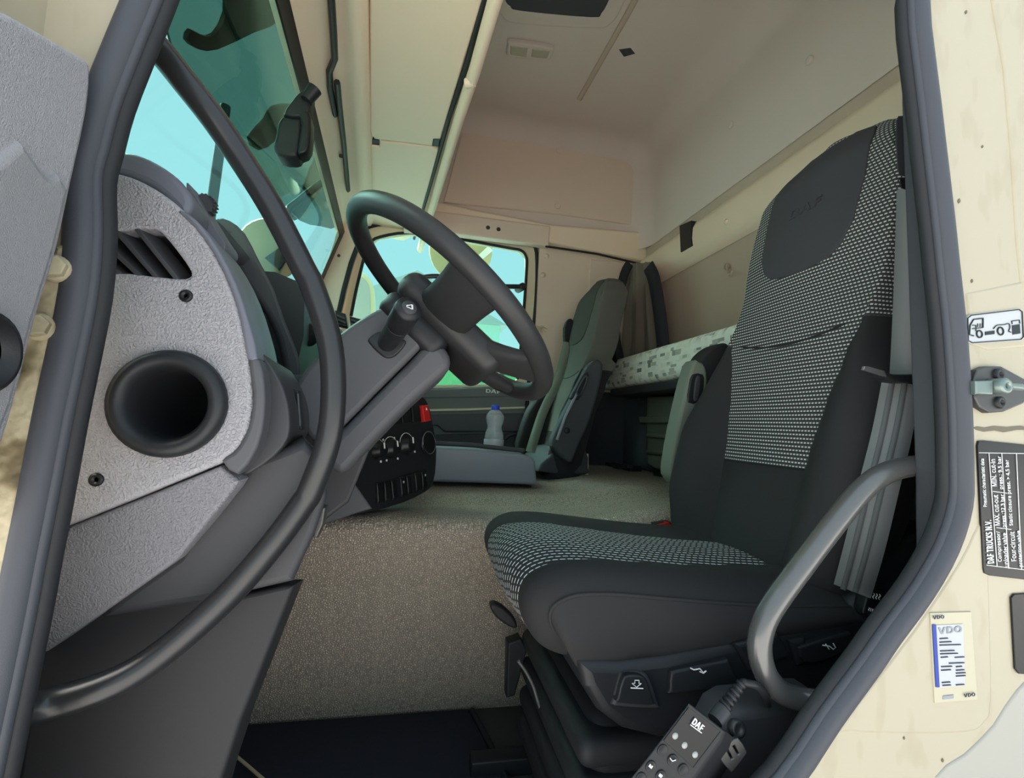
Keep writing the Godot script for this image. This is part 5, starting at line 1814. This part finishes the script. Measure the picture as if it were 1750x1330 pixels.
func build_remote() -> void:
	var r := thing("suspension_remote", P(1160, 1320, 0.5), "black handheld suspension remote with round buttons in its clip", "remote control")
	var st := mb()
	var l := 0.46
	var ext := P(1266, 1272, 0.50) - P(1240, 1250, l)
	slab(st, outl(l, [1176, 1201, 1240, 1250, 1234, 1268, 1140, 1400, 1020, 1400, 1100, 1300, 1160, 1222]), ext, 0.004)
	obj("case", st, mats.black_plastic, r)
	st = mb()
	slab(st, outl(l - 0.001, [1177, 1209, 1231, 1250, 1184, 1312, 1134, 1266]), ext * 0.05, 0.0006)
	obj("face_plate", st, mats.black_gloss, r)
	var q := Basis(Vector3(0, 0, 1), deg_to_rad(-38))
	lettering(r, "DAF", P(1193, 1239, l - 0.0025), 0.0065, 0.0145, q, mats.white)
	st = mb()
	tube(st, [P(1180, 1239, l - 0.0025), P(1199, 1253, l - 0.0025)], 0.0005, 6)
	obj("underline", st, mats.white, r)
	for c in [[1153, 1257], [1169, 1273], [1187, 1289]]:
		st = mb()
		lathe(st, P(c[0], c[1], l), Vector3(0, 0, 1), [[0.0034, -0.001], [0.0034, 0.0012], [0.002, 0.0022], [0.0, 0.0022]], 14)
		obj("indicator", st, mats.grey_lens, r)
	for c in [[1132, 1282], [1149, 1299], [1167, 1315], [1112, 1310], [1129, 1326], [1146, 1342], [1095, 1330]]:
		st = mb()
		lathe(st, P(c[0], c[1], l), Vector3(0, 0, 1), [[0.0058, -0.001], [0.0058, 0.001], [0.0052, 0.0018], [0.0044, 0.0012], [0.0, 0.0014]], 20)
		obj("push_button", st, mats.black_plastic, r)
	for w in [["M", 1112, 1310], ["M2", 1129, 1326]]:
		lettering(r, w[0], P(w[1], w[2], l - 0.002), 0.003, 0.004, q, mats.white, "symbol")
	st = mb()
	tube(st, [P(1145, 1296, l - 0.002), P(1149, 1301, l - 0.002), P(1155, 1299, l - 0.002)], 0.0005, 6)
	obj("symbol", st, mats.white, r)
	# cable with strain relief
	st = mb()
	tube(st, [P(1222, 1232, 0.48), P(1236, 1212, 0.485)], 0.0085, 12)
	obj("cable_boot", st, mats.dash_dark, r)
	var c0 := P(1234, 1214, 0.485)
	var c1 := P(1266, 1170, 0.49)
	for k in 7:
		st = mb()
		var f := k / 6.0
		var rr := lerpf(0.0078, 0.0058, f)
		var cc := c0.lerp(c1, f)
		lathe(st, cc, c1 - c0, [[rr * 0.7, -0.0024], [rr, -0.0012], [rr, 0.0012], [rr * 0.7, 0.0024]], 14)
		obj("strain_ring", st, mats.black_plastic, r)
	st = mb()
	tube(st, sm([c0, c1, P(1276, 1168, 0.49), P(1292, 1172, 0.49), P(1306, 1186, 0.50), P(1312, 1204, 0.52)], 4, false), 0.0042, 10)
	obj("cable", st, mats.black_plastic, r)
	# holder clip
	st = mb()
	slab(st, sm(outl(0.478, [1262, 1262, 1276, 1284, 1274, 1292, 1254, 1318, 1248, 1318, 1234, 1302, 1232, 1290, 1246, 1272]), 2), Vector3(0, 0, -0.004), 0.0012, [outl(0.478, [1242, 1283, 1245, 1281, 1253, 1296, 1250, 1298]), outl(0.478, [1253, 1276, 1256, 1274, 1264, 1288, 1261, 1290])])
	obj("holder_clip", st, mats.metal_dark, r, "satin metal holder clip")
	# lower side cover of the seat base, where the remote hangs
	st = mb()
	slab(st, sm(outl(0.52, [1244, 1226, 1300, 1208, 1410, 1196, 1420, 1240, 1380, 1320, 1340, 1420, 1180, 1420, 1200, 1330]), 2), Vector3(0, 0, -0.05), 0.014)
	var sc := thing("step_side_cover", P(1320, 1300, 0.52), "grey plastic cover beside the remote below the handle", "cover")
	obj("cover", st, mats.dash_dark, sc)
	st = mb()
	lathe(st, P(1261, 1246, 0.515), Vector3(0, 0.2, 1), [[0.0095, -0.006], [0.0095, 0.002], [0.006, 0.003], [0.004, 0.001], [0.0, 0.001]], 16)
	obj("screw", st, mats.metal_dark, sc)

func build_stickers() -> void:
	var L0 := 0.4475
	var s := thing("fuel_sticker", P(1700, 560, L0), "white sticker with truck and fuel pump pictogram", "sticker")
	var st := mb()
	slab(st, sm(outl(L0, [1652, 546, 1654, 540, 1660, 537, 1742, 527, 1747, 530, 1750, 578, 1746, 582, 1662, 588, 1655, 586, 1652, 580]), 1), Vector3(0, 0, -0.002))
	obj("sheet", st, mats.white_sheet, s)
	var d := L0 - 0.0008
	st = mb()
	tube(st, outl(d, [1654, 544, 1660, 539, 1742, 529, 1747, 533, 1749, 576, 1745, 580, 1662, 586, 1655, 582]), 0.0007, 6, true)
	obj("border", st, mats.ink, s)
	st = mb()
	tube(st, outl(d, [1680, 544, 1664, 546, 1658, 556, 1657, 572, 1664, 574]), 0.0008, 6)
	tube(st, outl(d, [1680, 544, 1680, 560]), 0.0008, 6)
	tube(st, outl(d, [1662, 556, 1668, 556, 1668, 566]), 0.0006, 6)
	tube(st, outl(d, [1662, 562, 1680, 560]), 0.0006, 6)
	for x in [1671, 1675, 1679]:
		tube(st, outl(d, [x, 553, x, 559]), 0.0005, 6)
	obj("cab_sign", st, mats.ink, s)
	for c in [[1674, 571, 0.0055], [1710, 566, 0.006]]:
		st = mb()
		var ring := []
		var cc := P(c[0], c[1], d)
		for k in 24:
			ring.append(cc + Vector3(cos(TAU * k / 24), sin(TAU * k / 24), 0) * c[2] * 0.8)
		tube(st, ring, 0.0009, 6, true)
		obj("wheel_sign", st, mats.ink, s)
	st = mb()
	slab(st, outl(d, [1684, 567, 1700, 565, 1700, 571, 1684, 573]), Vector3(0, 0, -0.0004))
	slab(st, outl(d, [1730, 556, 1743, 554, 1744, 570, 1731, 572]), Vector3(0, 0, -0.0004))
	tube(st, outl(d, [1730, 554, 1729, 549, 1742, 547, 1743, 553]), 0.0006, 6)
	tube(st, sm(outl(d, [1698, 562, 1704, 556, 1716, 555, 1724, 553, 1726, 560, 1724, 566, 1728, 568]), 3, false), 0.0006, 6)
	obj("pump_sign", st, mats.ink, s)
	# data plate, its lines run upwards
	var p := thing("data_plate", P(1710, 870, L0), "black brake data plate with white lettering running upwards", "plate")
	st = mb()
	slab(st, sm(outl(L0, [1671, 762, 1673, 754, 1682, 753, 1830, 768, 1830, 1000, 1692, 984, 1683, 980, 1681, 972]), 1), Vector3(0, 0, -0.002), 0.0006)
	obj("sheet", st, mats.plate_black, p)
	st = mb()
	for a in [[1673, 774, 1800, 776], [1686, 966, 1800, 980], [1690, 774, 1704, 968], [1712, 775, 1724, 972], [1737, 776, 1746, 974], [1703, 902, 1728, 905], [1697, 840, 1721, 843]]:
		tube(st, outl(d, a), 0.0004, 6)
	obj("rule_lines", st, mats.white, p)
	var up := Basis(Vector3(0, 0, 1), deg_to_rad(93.0))
	for w in [["DAF TRUCKS N.V.", 1691, 926, 74, 11, true], ["Pneumatic characteristic data", 1681, 825, 82, 6, false], ["Compressor/", 1708, 934, 52, 8, false], ["unloader valve", 1718, 940, 58, 8, false], ["MAX. cut-out", 1703, 872, 52, 8, false], ["press.:12.3 bar", 1715, 873, 56, 8, false], ["MIN. cut-in", 1698, 808, 46, 8, false], ["press.: 9.5 bar", 1710, 808, 56, 8, false], ["Four-circuit", 1731, 934, 50, 8, false], ["protection valve", 1743, 938, 62, 8, false], ["Static closure press. > 4,5 bar", 1725, 842, 112, 8, false]]:
		var c := P(w[1], w[2], d)
		var wid := P(w[1], w[2] - w[3] * 0.5, d).distance_to(P(w[1], w[2] + w[3] * 0.5, d))
		var hei := P(w[1] - w[4] * 0.5, w[2], d).distance_to(P(w[1] + w[4] * 0.5, w[2], d))
		lettering(p, w[0], c, hei, wid, up, mats.white, "lettering", w[5], 0.0004)
	# second black sticker at the right edge
	st = mb()
	slab(st, sm(outl(L0, [1729, 1022, 1734, 1016, 1800, 1012, 1800, 1156, 1742, 1152, 1736, 1144]), 1), Vector3(0, 0, -0.002), 0.0006)
	tag(obj("black_label", st, mats.plate_black), "plain dark sticker at the body edge below the data plate", "sticker")
	# tachograph sticker
	var v := thing("tachograph_sticker", P(1630, 1120, L0), "pale sticker with blue bar and tachograph figures", "sticker")
	st = mb()
	slab(st, outl(L0, [1590, 1048, 1660, 1046, 1671, 1196, 1598, 1202]), Vector3(0, 0, -0.002), 0.0004)
	obj("sheet", st, mats.sticker_sheet, v)
	st = mb()
	slab(st, outl(d, [1600, 1069, 1646, 1067, 1650, 1172, 1604, 1176]), Vector3(0, 0, -0.0008))
	obj("print_field", st, mats.white_sheet, v)
	st = mb()
	slab(st, outl(d - 0.0004, [1594, 1068, 1600, 1068, 1606, 1175, 1600, 1175]), Vector3(0, 0, -0.0008))
	obj("blue_bar", st, mats.blue_ink, v)
	var tb := Basis(Vector3(0, 0, 1), deg_to_rad(2.0))
	for w in [["VDO", 1604, 1055, 19, 6, "navy_ink", true], ["VDO", 1624, 1077, 40, 11, "grey_ink", true], ["VDO", 1657, 1188, 19, 6, "navy_ink", true]]:
		var c := P(w[1], w[2], d - 0.0006)
		var wid := P(w[1] - w[3] * 0.5, w[2], d).distance_to(P(w[1] + w[3] * 0.5, w[2], d))
		var hei := P(w[1], w[2] - w[4] * 0.5, d).distance_to(P(w[1], w[2] + w[4] * 0.5, d))
		lettering(v, w[0], c, hei, wid, tb, mats[w[5]], "lettering", w[6], 0.0004)
	st = mb()
	for a in [[1606, 1092, 14], [1606, 1098, 20], [1606, 1103, 36], [1607, 1113, 24], [1607, 1118, 30], [1608, 1124, 12], [1632, 1124, 16], [1622, 1134, 26], [1609, 1140, 18], [1634, 1140, 10], [1609, 1146, 16], [1634, 1146, 14], [1634, 1151, 16], [1634, 1156, 16], [1610, 1167, 14], [1634, 1171, 14], [1611, 1172, 14]]:
		tube(st, outl(d - 0.0006, [a[0], a[1], a[0] + a[2], a[1] - 1]), 0.0006, 5)
	obj("text_lines", st, mats.navy_ink, v)
	st = mb()
	slab(st, outl(d, [1612, 1190, 1630, 1188, 1630, 1194, 1612, 1196]), Vector3(0, 0, -0.0006))
	obj("bar_code", st, mats.grey_ink, v)
	# striker
	var k := thing("door_striker", P(1705, 665, 0.445), "zinc door striker plate with a round hook bolted to the body", "striker")
	st = mb()
	slab(st, sm(outl(0.443, [1664, 650, 1670, 632, 1684, 626, 1712, 626, 1756, 650, 1762, 672, 1750, 690, 1716, 704, 1690, 706, 1674, 696, 1666, 680]), 1), Vector3(0, 0, -0.008), 0.002)
	obj("base_plate", st, mats.metal_dark, k)
	for c in [[1706, 640], [1708, 688]]:
		st = mb()
		lathe(st, P(c[0], c[1], 0.442), Vector3(0, 0, 1), [[0.0075, -0.003], [0.0075, 0.002], [0.006, 0.003], [0.003, 0.003], [0.0025, 0.0], [0.0, 0.0]], 16)
		obj("screw", st, mats.black_plastic, k)
	st = mb()
	slab(st, outl(0.432, [1668, 651, 1698, 650, 1698, 675, 1669, 674]), Vector3(0, 0, -0.006), 0.002)
	obj("tongue", st, mats.zinc, k)
	st = mb()
	var hc := P(1714, 660, 0.43)
	lathe(st, hc, Vector3(0, 0, 1), [[0.0098, -0.012], [0.0098, 0.003], [0.008, 0.005], [0.004, 0.005], [0.003, 0.002], [0.0, 0.002]], 20)
	tube(st, [hc, P(1745, 662, 0.435)], 0.0045, 10)
	obj("hook", st, mats.zinc, k)

func build_small_things() -> void:
	# water bottle on the console
	var base := P(843, 769, 1.74) + Vector3(0, 0.002, 0)
	var b := thing("water_bottle", base, "clear plastic water bottle with blue cap on the console tray", "bottle")
	var st := mb()
	var h := 0.165
	lathe(st, base, Vector3.UP, [[0.0, 0.002], [0.032, 0.0], [0.037, 0.006], [0.037, h * 0.22], [0.0345, h * 0.36], [0.027, h * 0.47], [0.026, h * 0.51], [0.031, h * 0.60], [0.0345, h * 0.70], [0.032, h * 0.78], [0.022, h * 0.86], [0.0145, h * 0.89], [0.0145, h * 0.93]], 28)
	obj("body", st, mats.bottle_glass, b)
	st = mb()
	lathe(st, base + Vector3(0, h * 0.895, 0), Vector3.UP, [[0.016, 0.0], [0.016, h * 0.09], [0.0145, h * 0.105], [0.0, h * 0.105]], 24)
	obj("cap", st, mats.blue_cap, b, "blue screw cap")
	st = mb()
	lathe(st, base + Vector3(0, 0.012, 0), Vector3.UP, [[0.0376, 0.0], [0.0378, 0.001], [0.0378, h * 0.15], [0.0376, h * 0.152]], 28, false)
	obj("label_band", st, mats.white_sheet, b, "pale paper label band")
	# device hanging at the windscreen header
	var m := thing("header_camera", P(510, 215, 1.18), "black boxy device on a bracket at the windscreen header", "camera")
	st = mb()
	slab(st, sm(outl(1.18, [470, 232, 474, 210, 484, 196, 508, 194, 518, 200, 512, 256, 500, 268, 474, 264, 466, 250]), 2), Vector3(0.0, 0, -0.05), 0.01)
	obj("body", st, mats.black_plastic, m)
	st = mb()
	slab(st, sm(outl(1.17, [508, 194, 522, 186, 531, 200, 528, 250, 516, 262, 508, 258, 514, 210]), 2), Vector3(0, 0, -0.04), 0.006)
	obj("side_cover", st, mats.black_gloss, m)
	st = mb()
	slab(st, sm(outl(1.17, [484, 196, 498, 172, 510, 158, 524, 150, 534, 160, 530, 184, 520, 198]), 2), Vector3(0, 0, -0.03), 0.006)
	obj("neck", st, mats.black_plastic, m)
	st = mb()
	tube(st, [P(524, 172, 1.165), P(538, 152, 1.165)], [0.014, 0.0175], 14)
	obj("mount", st, mats.black_plastic, m)
	# dried tuft stuck behind the wheel on the tan wall
	st = mb()
	var rng := RandomNumberGenerator.new()
	rng.seed = 5
	for k in 9:
		var a := P(916 + k, 556 + k * 0.8, 2.385)
		var e := P(922 + rng.randf_range(-6, 14), 566 + rng.randf_range(-6, 6), 2.37)
		tube(st, [a, a.lerp(e, 0.5) + Vector3(0, 0.006, 0.01), e], 0.0016, 5)
	tag(obj("dried_tuft", st, mats.wood), "small dried brown tuft on the tan wall beside the wheel", "tuft")
